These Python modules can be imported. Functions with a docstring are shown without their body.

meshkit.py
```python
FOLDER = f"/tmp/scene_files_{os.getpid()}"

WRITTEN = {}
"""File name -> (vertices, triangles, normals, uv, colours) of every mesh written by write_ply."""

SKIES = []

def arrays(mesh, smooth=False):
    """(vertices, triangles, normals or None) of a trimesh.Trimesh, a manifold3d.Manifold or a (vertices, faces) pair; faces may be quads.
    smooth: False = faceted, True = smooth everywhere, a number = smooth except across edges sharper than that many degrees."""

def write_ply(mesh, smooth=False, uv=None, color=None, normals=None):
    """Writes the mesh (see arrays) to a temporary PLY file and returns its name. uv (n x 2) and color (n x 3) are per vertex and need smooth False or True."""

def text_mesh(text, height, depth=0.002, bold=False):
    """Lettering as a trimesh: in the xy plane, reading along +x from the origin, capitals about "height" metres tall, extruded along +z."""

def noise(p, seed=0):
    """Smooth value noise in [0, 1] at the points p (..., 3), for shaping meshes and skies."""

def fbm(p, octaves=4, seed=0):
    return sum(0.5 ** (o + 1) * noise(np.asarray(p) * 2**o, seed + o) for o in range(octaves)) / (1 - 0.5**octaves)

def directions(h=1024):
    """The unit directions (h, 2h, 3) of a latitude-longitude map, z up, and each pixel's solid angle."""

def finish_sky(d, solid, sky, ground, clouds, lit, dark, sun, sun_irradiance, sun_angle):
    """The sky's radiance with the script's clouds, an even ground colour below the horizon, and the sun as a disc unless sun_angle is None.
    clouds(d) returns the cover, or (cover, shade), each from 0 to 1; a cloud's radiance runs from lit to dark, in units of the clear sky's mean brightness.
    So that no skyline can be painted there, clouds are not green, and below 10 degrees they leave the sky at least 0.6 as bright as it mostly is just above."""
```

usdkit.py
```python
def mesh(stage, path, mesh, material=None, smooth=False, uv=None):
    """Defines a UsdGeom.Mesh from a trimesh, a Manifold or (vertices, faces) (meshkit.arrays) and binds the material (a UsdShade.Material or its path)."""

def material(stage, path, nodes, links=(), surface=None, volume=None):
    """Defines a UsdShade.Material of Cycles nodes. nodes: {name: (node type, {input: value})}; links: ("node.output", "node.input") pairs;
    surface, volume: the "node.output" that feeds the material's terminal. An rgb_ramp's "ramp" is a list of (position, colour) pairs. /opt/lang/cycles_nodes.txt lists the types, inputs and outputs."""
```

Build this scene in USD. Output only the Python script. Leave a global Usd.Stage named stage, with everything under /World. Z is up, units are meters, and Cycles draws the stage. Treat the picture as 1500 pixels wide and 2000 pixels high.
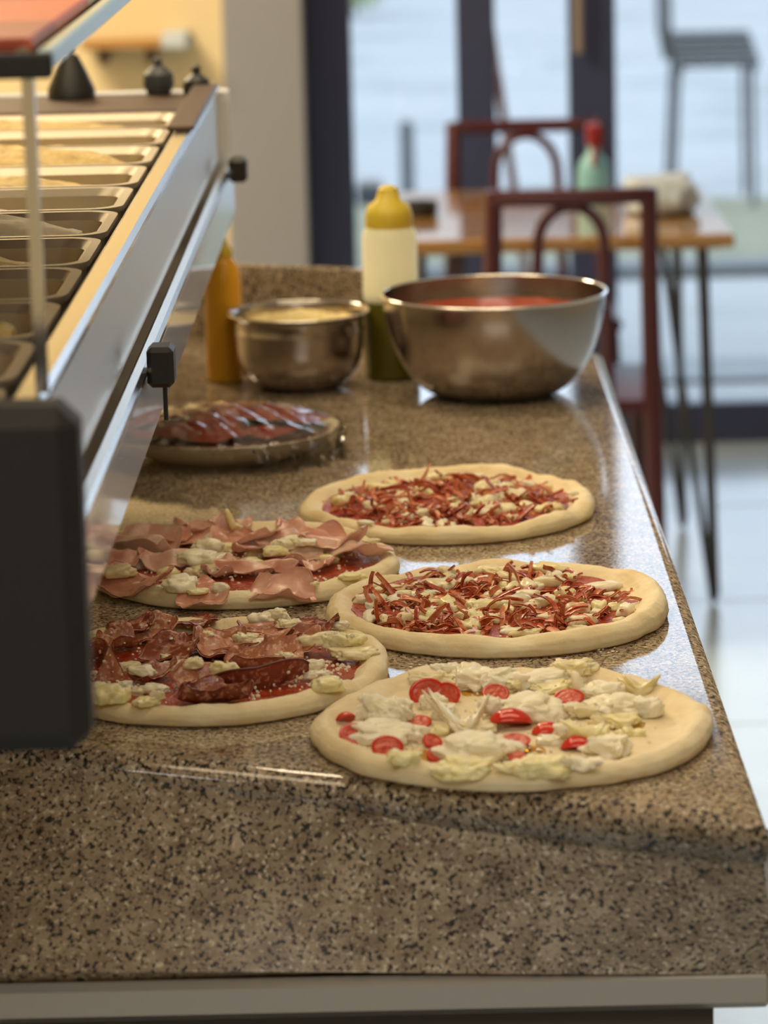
import math, numpy as np, trimesh, usdkit
from pxr import Usd, UsdGeom, UsdLux, Gf, Sdf
from scipy.ndimage import gaussian_filter
from meshkit import noise, fbm

stage = Usd.Stage.CreateInMemory()
UsdGeom.SetStageUpAxis(stage, 'Z'); UsdGeom.SetStageMetersPerUnit(stage, 1.0)
UsdGeom.Xform.Define(stage, '/World'); UsdGeom.Scope.Define(stage, '/World/Looks')

# ------------------------------------------------------------------ camera, sky, lamps, exposure
CZ = 0.9                                     # height of the counter top
EYE = np.array([0, 0, CZ + 0.75]); FPX = 6700.0
PITCH, YAW, ROLL = math.radians(12.2437), math.radians(-0.50445), 0.025
FWD = np.array([math.sin(YAW) * math.cos(PITCH), math.cos(YAW) * math.cos(PITCH), -math.sin(PITCH)])
_R0 = np.array([math.cos(YAW), -math.sin(YAW), 0]); _U0 = np.cross(_R0, FWD)
RIGHT = math.cos(ROLL) * _R0 - math.sin(ROLL) * _U0; UP = math.sin(ROLL) * _R0 + math.cos(ROLL) * _U0
cam = UsdGeom.Camera.Define(stage, '/World/camera')
m = np.eye(4); m[0, :3], m[1, :3], m[2, :3], m[3, :3] = RIGHT, UP, -FWD, EYE
cam.AddTransformOp().Set(Gf.Matrix4d(*m.ravel().tolist()))
cam.CreateHorizontalApertureAttr(36.0); cam.CreateVerticalApertureAttr(48.0)
cam.CreateFocalLengthAttr(36.0 * FPX / 1500); cam.CreateFStopAttr(8.5); cam.CreateFocusDistanceAttr(3.02)
cam.CreateClippingRangeAttr(Gf.Vec2f(0.1, 500)); cam.CreateExposureAttr(0.0)

sky = UsdLux.DomeLight.Define(stage, '/World/sky')
sky.CreateColorAttr(Gf.Vec3f(0.80, 0.93, 1.10)); sky.CreateIntensityAttr(0.95)

LAMPS = [(-0.5, 2.85, 2.75, 3.2, 0.45, 4.9), (-0.15, 4.3, 2.75, 1.0, 0.35, 14.0), (-0.9, 3.4, 2.75, 0.5, 1.6, 5.5), (-0.2, 0.0, 2.75, 2.6, 1.2, 5.0), (-1.6, 6.6, 2.75, 1.0, 1.0, 40.0)]
for i, (x, y, z, w, h, L) in enumerate(LAMPS):
    a = UsdLux.RectLight.Define(stage, f'/World/ceiling_light_source_{i:03d}')
    a.AddTranslateOp().Set(Gf.Vec3d(x, y, z)); a.CreateWidthAttr(w); a.CreateHeightAttr(h)
    a.CreateColorAttr(Gf.Vec3f(1.0, 0.80, 0.52) if i != 3 else Gf.Vec3f(1.0, 0.94, 0.86)); a.CreateIntensityAttr(L)

def ray(px, py): return FWD + RIGHT * (px - 750) / FPX - UP * (py - 1000) / FPX
def atz(px, py, z): d = ray(px, py); return EYE + d * ((z - EYE[2]) / d[2])      # point of the photograph at a height
def aty(px, py, y): d = ray(px, py); return EYE + d * (y / d[1])                 # ... at a distance

# ------------------------------------------------------------------ helpers
used = {}
def numbered(path):
    n = used.get(path, 0); used[path] = n + 1
    return path if n == 0 else f'{path}_{n:03d}'
def tag(p, **kw):
    for k, v in kw.items():
        if v: p.SetCustomDataByKey(k, v)
class Thing:
    """An Xform at the thing's base; its parts are given in world coordinates."""
    def __init__(s, name, label=None, category=None, loc=(0, 0, 0), group=None, kind=None):
        s.path = numbered('/World/' + name); s.loc = np.array(loc, float)
        x = UsdGeom.Xform.Define(stage, s.path); x.AddTranslateOp().Set(Gf.Vec3d(*map(float, loc)))
        s.prim = x.GetPrim(); tag(s.prim, label=label, category=category, group=group, kind=kind)
    def part(s, name, mesh, mat, under=None, smooth=35, label=None, kind=None):
        path = numbered((under or s.path) + '/' + name)
        v, f = VF(mesh)
        p = usdkit.mesh(stage, path, (v - s.loc, f), M[mat], smooth=smooth).GetPrim()
        tag(p, label=label, kind=kind)
        return path
def single(name, mesh, mat, label=None, category=None, loc=(0, 0, 0), kind=None, group=None, smooth=35):
    path = numbered('/World/' + name); v, f = VF(mesh); loc = np.array(loc, float)
    g = usdkit.mesh(stage, path, (v - loc, f), M[mat], smooth=smooth)
    g.AddTranslateOp().Set(Gf.Vec3d(*loc.tolist()))
    tag(g.GetPrim(), label=label, category=category, group=group, kind=kind)
def VF(mesh):
    if isinstance(mesh, (tuple, list)):
        v, f = np.asarray(mesh[0], float), np.asarray(mesh[1], int)
        return (v, np.vstack([f[:, [0, 1, 2]], f[:, [0, 2, 3]]]) if f.shape[1] == 4 else f)
    return np.array(mesh.vertices), np.array(mesh.faces)
def cat(*ms):
    vs, fs, n = [], [], 0
    for a in ms:
        v, f = VF(a); vs.append(v); fs.append(f + n); n += len(v)
    return np.vstack(vs), np.vstack(fs)
def box(x0, x1, y0, y1, z0, z1, r=0.0):
    """A box with chamfered edges."""
    lo, hi = np.array([x0, y0, z0], float), np.array([x1, y1, z1], float)
    if r <= 0:
        b = trimesh.creation.box(hi - lo); b.apply_translation((lo + hi) / 2); return b
    pts = []
    for sx in (0, 1):
        for sy in (0, 1):
            for sz in (0, 1):
                s = np.array([sx, sy, sz]); c = np.where(s == 0, lo, hi); inn = np.where(s == 0, 1, -1) * r
                for k in range(3):
                    p = c + inn; p[k] = c[k]; pts.append(p)
    return trimesh.Trimesh(pts, []).convex_hull
def bevel_prism(poly, z0, z1, r, n=4):
    """A convex polygon (ccw) extruded, its upper and lower edges rounded."""
    P = np.array(poly, float)
    e = np.roll(P, -1, 0) - P; e /= np.linalg.norm(e, axis=1)[:, None]; nr = np.stack([-e[:, 1], e[:, 0]], 1)
    n0, n1 = np.roll(nr, 1, 0), nr
    mit = (n0 + n1) / (1 + (n0 * n1).sum(1))[:, None]
    prof = [(r * (1 - math.cos(t)), z0 + r * (1 - math.sin(t))) for t in np.linspace(math.pi / 2, 0, n)][::-1]
    prof = [(r * (1 - math.sin(t)), z0 + r * (1 - math.cos(t))) for t in np.linspace(0, math.pi / 2, n)] + [(r * (1 - math.cos(t)), z1 - r + r * math.sin(t)) for t in np.linspace(0, math.pi / 2, n)]
    V = np.vstack([np.c_[P + mit * d, np.full(len(P), z)] for d, z in prof]); k = len(P); F = []
    for a in range(len(prof) - 1):
        for i in range(k):
            j = (i + 1) % k; F += [(a * k + i, a * k + j, (a + 1) * k + j), (a * k + i, (a + 1) * k + j, (a + 1) * k + i)]
    t = (len(prof) - 1) * k
    for i in range(1, k - 1): F += [(t, t + i, t + i + 1), (0, i + 1, i)]
    return V, np.array(F)
def lathe(prof, n=64, c=(0, 0, 0), sx=1, sy=1):
    p = np.array(prof, float); th = np.arange(n) * 2 * np.pi / n
    V = np.stack([p[:, None, 0] * np.cos(th) * sx, p[:, None, 0] * np.sin(th) * sy, np.repeat(p[:, None, 1], n, 1)], -1).reshape(-1, 3) + c
    i, j = np.meshgrid(np.arange(len(p) - 1), np.arange(n), indexing='ij'); j2 = (j + 1) % n
    q = np.stack([i * n + j, i * n + j2, (i + 1) * n + j2, (i + 1) * n + j], -1).reshape(-1, 4)
    return V, np.vstack([q[:, [0, 1, 2]], q[:, [0, 2, 3]]])
def tube(pts, r, sides=10, closed=False):
    p = np.array(pts, float); r = np.broadcast_to(r, (len(p),))
    t = (np.roll(p, -1, 0) - np.roll(p, 1, 0)) if closed else np.gradient(p, axis=0)
    t /= np.linalg.norm(t, axis=1)[:, None] + 1e-12
    a = np.cross(t[0], [0.3, 0.2, 0.93]); a /= np.linalg.norm(a); A = []
    for k in range(len(p)):
        a = a - t[k] * (a @ t[k]); a /= np.linalg.norm(a); A.append(a)
    A = np.array(A); B = np.cross(t, A); th = np.arange(sides) * 2 * np.pi / sides
    V = (p[:, None] + r[:, None, None] * (np.cos(th)[None, :, None] * A[:, None] + np.sin(th)[None, :, None] * B[:, None])).reshape(-1, 3)
    F, n = [], len(p)
    for i in range(n if closed else n - 1):
        for j in range(sides):
            a_, b_, c_, d_ = i * sides + j, i * sides + (j + 1) % sides, ((i + 1) % n) * sides + (j + 1) % sides, ((i + 1) % n) * sides + j
            F += [(a_, b_, c_), (a_, c_, d_)]
    if not closed:
        for j in range(1, sides - 1): F += [(0, j + 1, j), ((n - 1) * sides, (n - 1) * sides + j, (n - 1) * sides + j + 1)]
    return V, np.array(F)
def sheet(X, th):
    """A grid of points (nu, nv, 3) given thickness: closed on all four sides."""
    nu, nv = X.shape[:2]
    du, dv = np.gradient(X, axis=0), np.gradient(X, axis=1); N = np.cross(du, dv); N /= np.linalg.norm(N, axis=-1, keepdims=True) + 1e-12
    V = np.vstack([(X + N * th / 2).reshape(-1, 3), (X - N * th / 2).reshape(-1, 3)]); k = nu * nv
    idx = np.arange(k).reshape(nu, nv); q = np.stack([idx[:-1, :-1], idx[1:, :-1], idx[1:, 1:], idx[:-1, 1:]], -1).reshape(-1, 4)
    b = np.concatenate([idx[0, :-1], idx[:-1, -1], idx[-1, :0:-1], idx[:0:-1, 0]]); b2 = np.roll(b, -1)
    F = np.vstack([q[:, [0, 1, 2]], q[:, [0, 2, 3]], q[:, [2, 1, 0]] + k, q[:, [3, 2, 0]] + k, np.stack([b, b2, b2 + k], 1)[:, ::-1], np.stack([b, b2 + k, b + k], 1)[:, ::-1]])
    return V, F
def rot(mesh, rz=0, rx=0, ry=0, at=(0, 0, 0), scale=1):
    v, f = VF(mesh); T = trimesh.transformations.euler_matrix(rx, ry, rz, 'sxyz')[:3, :3]
    return (v * scale) @ T.T + np.array(at), f

# ------------------------------------------------------------------ materials
M = {}
def mat(name, nodes, links=(), surface='p.BSDF', volume=None):
    M[name] = usdkit.material(stage, '/World/Looks/' + name, nodes, links, surface=surface, volume=volume)
def plain(name, c, rough=0.5, **kw):
    mat(name, {'p': ('principled_bsdf', {'base_color': c, 'roughness': rough, **kw})})
def mottled(name, stops, scale, rough=0.5, detail=4, bump=0.0, bscale=None, bdist=0.002, stretch=(1, 1, 1), **kw):
    mat(name, {'t': ('texture_coordinate', {}), 'm': ('mapping', {'scale': stretch}), 'n': ('noise_texture', {'scale': scale, 'detail': detail, 'roughness': 0.6}),
               'r': ('rgb_ramp', {'ramp': stops}), 'b2': ('noise_texture', {'scale': bscale or scale * 2, 'detail': 3}),
               'b': ('bump', {'strength': bump, 'distance': bdist}), 'p': ('principled_bsdf', {'roughness': rough, **kw})},
        [('t.object', 'm.vector'), ('m.vector', 'n.vector'), ('m.vector', 'b2.vector'), ('n.fac', 'r.fac'), ('r.color', 'p.base_color'), ('b2.fac', 'b.height'), ('b.normal', 'p.normal')])

def granite(name, rough, dark=0.43): mat(name, {'t': ('geometry', {}), 'n1': ('noise_texture', {'scale': 42, 'detail': 4, 'roughness': 0.65}), 'n2': ('noise_texture', {'scale': 250, 'detail': 3, 'roughness': 0.6, 'distortion': 0.4}), 'n3': ('noise_texture', {'scale': 230, 'detail': 2}),
                'r': ('rgb_ramp', {'ramp': [(0.28, (0.17, 0.122, 0.08)), (0.42, (0.30, 0.222, 0.146)), (0.56, (0.40, 0.308, 0.208)), (0.72, (0.52, 0.42, 0.30))]}),
                'k': ('rgb_ramp', {'ramp': [(dark, (1, 1, 1)), (dark + 0.055, (0, 0, 0))]}), 'l': ('rgb_ramp', {'ramp': [(0.60, (0, 0, 0)), (0.66, (0.9, 0.9, 0.9))]}), 'kb': ('rgb_to_bw', {}), 'lb': ('rgb_to_bw', {}),
                'x': ('mix', {'color2': (0.020, 0.015, 0.011)}), 'y': ('mix', {'color2': (0.70, 0.61, 0.47)}),
                'nb': ('noise_texture', {'scale': 420, 'detail': 2}), 'b': ('bump', {'strength': 0.05, 'distance': 0.0004}),
                'p': ('principled_bsdf', {'roughness': rough, 'specular_ior_level': 0.6})},
    [('t.position', 'n1.vector'), ('t.position', 'n2.vector'), ('t.position', 'n3.vector'), ('n1.fac', 'r.fac'), ('n2.fac', 'k.fac'), ('n3.fac', 'l.fac'), ('k.color', 'kb.color'), ('l.color', 'lb.color'),
     ('r.color', 'y.color1'), ('lb.val', 'y.fac'), ('y.color', 'x.color1'), ('kb.val', 'x.fac'), ('x.color', 'p.base_color'), ('t.position', 'nb.vector'), ('nb.fac', 'b.height'), ('b.normal', 'p.normal')])
granite('granite', 0.07); granite('granite_honed', 0.42, 0.41)
def metal(name, c, rough, bump=0.0, stretch=(1, 1, 60), scale=8):
    mat(name, {'t': ('texture_coordinate', {}), 'm': ('mapping', {'scale': stretch}), 'n': ('noise_texture', {'scale': scale, 'detail': 4}), 'b': ('bump', {'strength': bump, 'distance': 0.001}),
               'p': ('principled_bsdf', {'base_color': c, 'metallic': 1.0, 'roughness': rough})},
        [('t.object', 'm.vector'), ('m.vector', 'n.vector'), ('n.fac', 'b.height'), ('b.normal', 'p.normal')])
metal('steel_bowl', (0.44, 0.39, 0.345), 0.20, 0.12)
metal('steel_rim', (0.78, 0.75, 0.70), 0.12)
metal('steel_brushed', (0.70, 0.68, 0.64), 0.30, 0.1, (1, 1, 40))
metal('steel_rail', (0.86, 0.86, 0.86), 0.16)
metal('steel_pan', (0.55, 0.49, 0.39), 0.5)
metal('steel_strip', (0.50, 0.45, 0.38), 0.35); metal('steel_body', (0.70, 0.66, 0.60), 0.38); plain('cap_white', (0.72, 0.75, 0.78), 0.3)
mat('steel_mirror', {'a': ('glossy_bsdf', {'color': (0.80, 0.79, 0.77), 'roughness': 0.035}), 'd': ('glossy_bsdf', {'color': (0.85, 0.85, 0.85), 'roughness': 0.42}), 'x': ('mix_closure', {'fac': 0.42})},
    [('a.BSDF', 'x.closure1'), ('d.BSDF', 'x.closure2')], 'x.closure')
mottled('dough', [(0.3, (0.69, 0.52, 0.27)), (0.5, (0.77, 0.61, 0.35)), (0.7, (0.83, 0.70, 0.45))], 22, 0.62, 6, 0.6, 90, 0.002, subsurface_weight=0.12, subsurface_radius=(0.01, 0.006, 0.003), subsurface_scale=0.6)
mottled('dough_white', [(0.3, (0.69, 0.53, 0.29)), (0.5, (0.77, 0.62, 0.37)), (0.7, (0.83, 0.71, 0.48))], 20, 0.66, 6, 0.6, 80, 0.002, subsurface_weight=0.12, subsurface_radius=(0.01, 0.006, 0.003), subsurface_scale=0.6)
mottled('sauce', [(0.3, (0.20, 0.014, 0.005)), (0.5, (0.36, 0.036, 0.010)), (0.72, (0.50, 0.085, 0.022))], 120, 0.26, 5, 0.8, 260, 0.002)
for k, (a, b) in enumerate([((0.70, 0.55, 0.26), (0.86, 0.74, 0.44)), ((0.80, 0.68, 0.42), (0.92, 0.84, 0.60)), ((0.76, 0.61, 0.23), (0.90, 0.80, 0.45))]):
    mottled(f'cheese_{"abc"[k]}', [(0.3, a), (0.7, b)], 70, 0.30, 4, 0.3, 200, 0.0015, subsurface_weight=0.2, subsurface_radius=(0.01, 0.007, 0.003), subsurface_scale=0.5)
mottled('burrata', [(0.3, (0.80, 0.69, 0.45)), (0.7, (0.92, 0.84, 0.62))], 60, 0.45, 5, 0.5, 150, 0.002, subsurface_weight=0.2, subsurface_radius=(0.01, 0.008, 0.004), subsurface_scale=0.5)
for k, (a, b) in enumerate([((0.42, 0.065, 0.018), (0.62, 0.18, 0.06)), ((0.52, 0.12, 0.045), (0.68, 0.29, 0.13)), ((0.30, 0.030, 0.010), (0.50, 0.10, 0.035))]):
    mottled(f'shred_{"abc"[k]}', [(0.35, a), (0.65, b)], 160, 0.27, 3, 0.3, 300, 0.001)
mottled('ham', [(0.3, (0.54, 0.18, 0.11)), (0.5, (0.66, 0.28, 0.18)), (0.72, (0.78, 0.46, 0.33))], 22, 0.30, 5, 0.25, 120, 0.0015, subsurface_weight=0.15, subsurface_radius=(0.01, 0.004, 0.003), subsurface_scale=0.4)
mottled('ham_pale', [(0.3, (0.56, 0.25, 0.17)), (0.5, (0.68, 0.37, 0.26)), (0.7, (0.80, 0.60, 0.42))], 34, 0.36, 6, 0.4, 140, 0.0015, subsurface_weight=0.15, subsurface_radius=(0.01, 0.004, 0.003), subsurface_scale=0.4)
def salami(name, red, dark, fat, dust):
    mat(name, {'t': ('texture_coordinate', {}), 'v': ('noise_texture', {'scale': 210, 'detail': 3, 'roughness': 0.6}), 'n': ('noise_texture', {'scale': 60, 'detail': 5, 'roughness': 0.7}),
               'r': ('rgb_ramp', {'ramp': [(0.32, dark), (0.52, red), (0.70, red), (0.80, dust)]}), 'rv': ('rgb_ramp', {'ramp': [(0.0, (0, 0, 0)), (0.53, (0, 0, 0)), (0.62, (1, 1, 1)), (1, (1, 1, 1))]}),
               'bw': ('rgb_to_bw', {}), 'sc': ('math', {'math_type': 'multiply', 'value2': 0.8}), 'x': ('mix', {'color2': fat}), 'b': ('bump', {'strength': 0.35, 'distance': 0.001}), 'p': ('principled_bsdf', {'roughness': 0.33})},
        [('t.object', 'v.vector'), ('t.object', 'n.vector'), ('n.fac', 'r.fac'), ('v.fac', 'rv.fac'), ('rv.color', 'bw.color'), ('bw.val', 'sc.value1'), ('sc.value', 'x.fac'), ('r.color', 'x.color1'), ('x.color', 'p.base_color'), ('n.fac', 'b.height'), ('b.normal', 'p.normal')])
salami('salami', (0.46, 0.17, 0.08), (0.24, 0.06, 0.03), (0.68, 0.42, 0.28), (0.60, 0.40, 0.28))
salami('salami_dark', (0.27, 0.065, 0.03), (0.11, 0.020, 0.011), (0.56, 0.28, 0.18), (0.44, 0.24, 0.16))
plain('rind', (0.12, 0.02, 0.012), 0.4)
mottled('tomato_skin', [(0.3, (0.55, 0.025, 0.012)), (0.7, (0.68, 0.05, 0.02))], 40, 0.14)
mottled('tomato_flesh', [(0.3, (0.45, 0.035, 0.02)), (0.55, (0.62, 0.10, 0.05)), (0.75, (0.70, 0.20, 0.09))], 190, 0.16, 4, 0.6, 300, 0.0015)
mottled('crumb', [(0.3, (0.74, 0.62, 0.40)), (0.7, (0.88, 0.80, 0.62))], 90, 0.7)
mat('oil', {'g': ('glossy_bsdf', {'color': (1, 0.95, 0.8), 'roughness': 0.04}), 't': ('transparent_bsdf', {'color': (0.93, 0.74, 0.18)}), 'f': ('fresnel', {'IOR': 1.47}), 'x': ('mix_closure', {})},
    [('f.fac', 'x.fac'), ('t.BSDF', 'x.closure1'), ('g.BSDF', 'x.closure2')], 'x.closure')
def pane(name, tint, ior=1.5, rough=0.0):
    mat(name, {'g': ('glossy_bsdf', {'color': (1, 1, 1), 'roughness': rough}), 't': ('transparent_bsdf', {'color': tint}), 'f': ('fresnel', {'IOR': ior}), 'x': ('mix_closure', {})},
        [('f.fac', 'x.fac'), ('t.BSDF', 'x.closure1'), ('g.BSDF', 'x.closure2')], 'x.closure')
pane('glass', (0.96, 0.98, 0.98)); pane('film', (0.97, 0.97, 0.97), 1.45, 0.04); pane('window_glass', (0.95, 0.97, 0.98))
plain('glass_edge', (0.62, 0.84, 0.86), 0.15, transmission_weight=0.25)
mottled('bresaola', [(0.3, (0.15, 0.022, 0.012)), (0.55, (0.28, 0.048, 0.024)), (0.75, (0.42, 0.15, 0.07))], 45, 0.3, 5, 0.3, 120, 0.0015)
plain('ceramic', (0.72, 0.62, 0.45), 0.25)
plain('black', (0.012, 0.011, 0.010), 0.45); plain('black_panel', (0.010, 0.008, 0.007), 0.6)
plain('brown_trim', (0.07, 0.035, 0.018), 0.5)
plain('yellow_plastic', (0.72, 0.36, 0.01), 0.35, subsurface_weight=0.2, subsurface_radius=(0.01, 0.006, 0.001))
plain('yellow_cap', (0.62, 0.47, 0.04), 0.4)
plain('frosted_plastic', (0.80, 0.80, 0.46), 0.35, subsurface_weight=0.8, subsurface_radius=(0.05, 0.05, 0.03), subsurface_scale=1.0)
plain('olive_oil', (0.13, 0.115, 0.012), 0.25)
mottled('grated', [(0.3, (0.70, 0.52, 0.18)), (0.7, (0.90, 0.76, 0.40))], 160, 0.7, 4, 0.8, 300, 0.003)
mottled('passata', [(0.3, (0.28, 0.030, 0.010)), (0.7, (0.42, 0.075, 0.025))], 60, 0.25, 5, 0.5, 120, 0.003)
mottled('topping_yellow', [(0.3, (0.42, 0.28, 0.08)), (0.7, (0.68, 0.50, 0.20))], 60, 0.6, 4, 0.6, 90, 0.004)
plain('wall_beige', (0.70, 0.57, 0.34), 0.8); plain('wall_grey', (0.25, 0.255, 0.285), 0.8); plain('ceiling_white', (0.75, 0.72, 0.66), 0.9)
plain('frame_dark', (0.036, 0.045, 0.105), 0.4)
mottled('floor_tile', [(0.3, (0.44, 0.54, 0.66)), (0.7, (0.50, 0.61, 0.73))], 3, 0.20, 4); plain('grout', (0.30, 0.31, 0.32), 0.8)
mottled('paving', [(0.30, (0.21, 0.225, 0.215)), (0.44, (0.295, 0.305, 0.305)), (0.7, (0.335, 0.34, 0.34))], 0.9, 0.95, 6, specular_ior_level=0.1)
mottled('dry_grass', [(0.3, (0.12, 0.13, 0.07)), (0.7, (0.22, 0.21, 0.15))], 5, 0.9, 5)
plain('kerb_grey', (0.10, 0.11, 0.115), 0.8); plain('kerb_pale', (0.18, 0.195, 0.20), 0.8); plain('facade', (0.36, 0.34, 0.31), 0.9); plain('facade_glass', (0.03, 0.035, 0.04), 0.2)
mottled('leaf_green', [(0.3, (0.16, 0.22, 0.05)), (0.7, (0.34, 0.40, 0.12))], 30, 0.6)
plain('chair_red', (0.065, 0.008, 0.012), 0.35); plain('stool_grey', (0.045, 0.05, 0.055), 0.5); plain('hairpin', (0.035, 0.035, 0.042), 0.4)
mottled('table_wood', [(0.3, (0.34, 0.17, 0.05)), (0.7, (0.50, 0.28, 0.10))], 12, 0.10, 5, stretch=(1, 8, 8), coat_weight=1.0, coat_roughness=0.04)
plain('teal', (0.20, 0.46, 0.55), 0.3); plain('red_plastic', (0.28, 0.02, 0.025), 0.35); plain('cloth_white', (0.48, 0.54, 0.62), 0.9); plain('copper_pole', (0.22, 0.10, 0.07), 0.5)
plain('tan_handle', (0.30, 0.24, 0.20), 0.4); plain('cabinet_brown', (0.05, 0.035, 0.024), 0.6)
mat('menu_print', {'t': ('geometry', {}), 'v': ('voronoi_texture', {'scale': 9}), 'sep': ('separate_color', {}), 'r': ('rgb_ramp', {'ramp': [(0, (0.50, 0.07, 0.03)), (0.45, (0.34, 0.06, 0.03)), (0.46, (0.62, 0.12, 0.04)), (0.75, (0.55, 0.08, 0.03)), (0.76, (0.48, 0.34, 0.20)), (1, (0.48, 0.34, 0.20))]}), 'p': ('principled_bsdf', {'roughness': 0.4})},
    [('t.position', 'v.vector'), ('v.color', 'sep.color'), ('sep.r', 'r.fac'), ('r.color', 'p.base_color')])

# ------------------------------------------------------------------ the room
Y1 = 8.35
fl = Thing('floor', kind='structure')
fl.part('screed', box(-3, 4.5, -2.5, Y1 + 0.12, -0.06, -0.012), 'grout', smooth=False)
for i in range(9):
    for j in range(9):
        x, y = -2.4 + i * 0.9, 7.59 - 0.9 * j + 0.0
        if x < 4.4 and (x > -0.9 or j < 2): fl.part('tile', box(x + 0.002, x + 0.898, y - 0.898, y - 0.002, -0.012, 0.0, 0.002), 'floor_tile', smooth=False)
    x = -2.4 + i * 0.9
    fl.part('tile', box(x + 0.002, min(x + 0.898, 4.5), 7.592, Y1 + 0.1, -0.012, 0.0, 0.002), 'floor_tile', smooth=False)
single('ceiling', box(-3, 4.5, -2.5, Y1 + 0.2, 2.9, 3.0), 'ceiling_white', kind='structure', smooth=False)
single('wall_left', box(-3.1, -3, -2.5, Y1 + 0.2, 0, 2.9), 'wall_beige', kind='structure', smooth=False)
single('wall_right', box(4.5, 4.6, -2.5, Y1 + 0.2, 0, 2.9), 'wall_beige', kind='structure', smooth=False)
single('wall_front', box(-3, 4.5, -2.6, -2.5, 0, 2.9), 'wall_beige', kind='structure', smooth=False)
single('wall_back', box(-3, -0.40, Y1 - 0.15, Y1 + 0.15, 0, 2.9), 'wall_beige', kind='structure', smooth=False)
single('trim_1', box(-0.425, -0.235, Y1 - 0.2, Y1 + 0.15, 0, 2.9, 0.004), 'wall_grey', kind='structure', smooth=False)
w = Thing('window_1', kind='structure')
posts = [(-0.235, -0.125), (0.13, 0.222), (0.40, 0.512), (1.60, 1.70), (2.9, 3.0), (4.4, 4.5)]
for a, b in posts: w.part('frame_post', box(a, b, Y1 - 0.04, Y1 + 0.05, 0, 2.62, 0.004), 'frame_dark', smooth=False)
for (a, b), (c, d) in zip(posts[:-1], posts[1:]):
    w.part('bottom_rail', box(b, c, Y1 - 0.03, Y1 + 0.04, 0, 0.10, 0.003), 'frame_dark', smooth=False)
    w.part('top_rail', box(b, c, Y1 - 0.03, Y1 + 0.04, 2.52, 2.62, 0.003), 'frame_dark', smooth=False)
    w.part('pane', box(b, c, Y1 + 0.002, Y1 + 0.01, 0.10, 2.52), 'window_glass', smooth=False)
hx = aty(1130, 100, Y1 - 0.07)
w.part('door_handle', cat(tube([(hx[0], Y1 - 0.075, z) for z in np.linspace(0.97, 1.14, 6)], 0.011), tube([(hx[0], Y1 - 0.075, 0.99), (hx[0], Y1 - 0.03, 0.99)], 0.006), tube([(hx[0], Y1 - 0.075, 1.12), (hx[0], Y1 - 0.03, 1.12)], 0.006)), 'tan_handle', label='tan upright pull handle')
single('trim_2', box(-0.4, 4.5, Y1 - 0.06, Y1 + 0.12, 2.62, 2.9), 'wall_beige', kind='structure', smooth=False)
single('pavement', box(-40, 60, Y1 + 0.12, 90, -0.2, -0.01), 'paving', kind='structure', smooth=False)
single('kerb', box(-8, 12, 11.15, 11.35, -0.05, 0.03, 0.01), 'kerb_grey', kind='structure', smooth=False)
single('planting_strip', box(-8, 12, 11.35, 13.1, -0.05, 0.01), 'dry_grass', kind='structure', smooth=False)
single('drain_channel', box(-8, 12, 9.2, 9.55, -0.05, 0.004, 0.002), 'kerb_pale', kind='structure', smooth=False)
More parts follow.
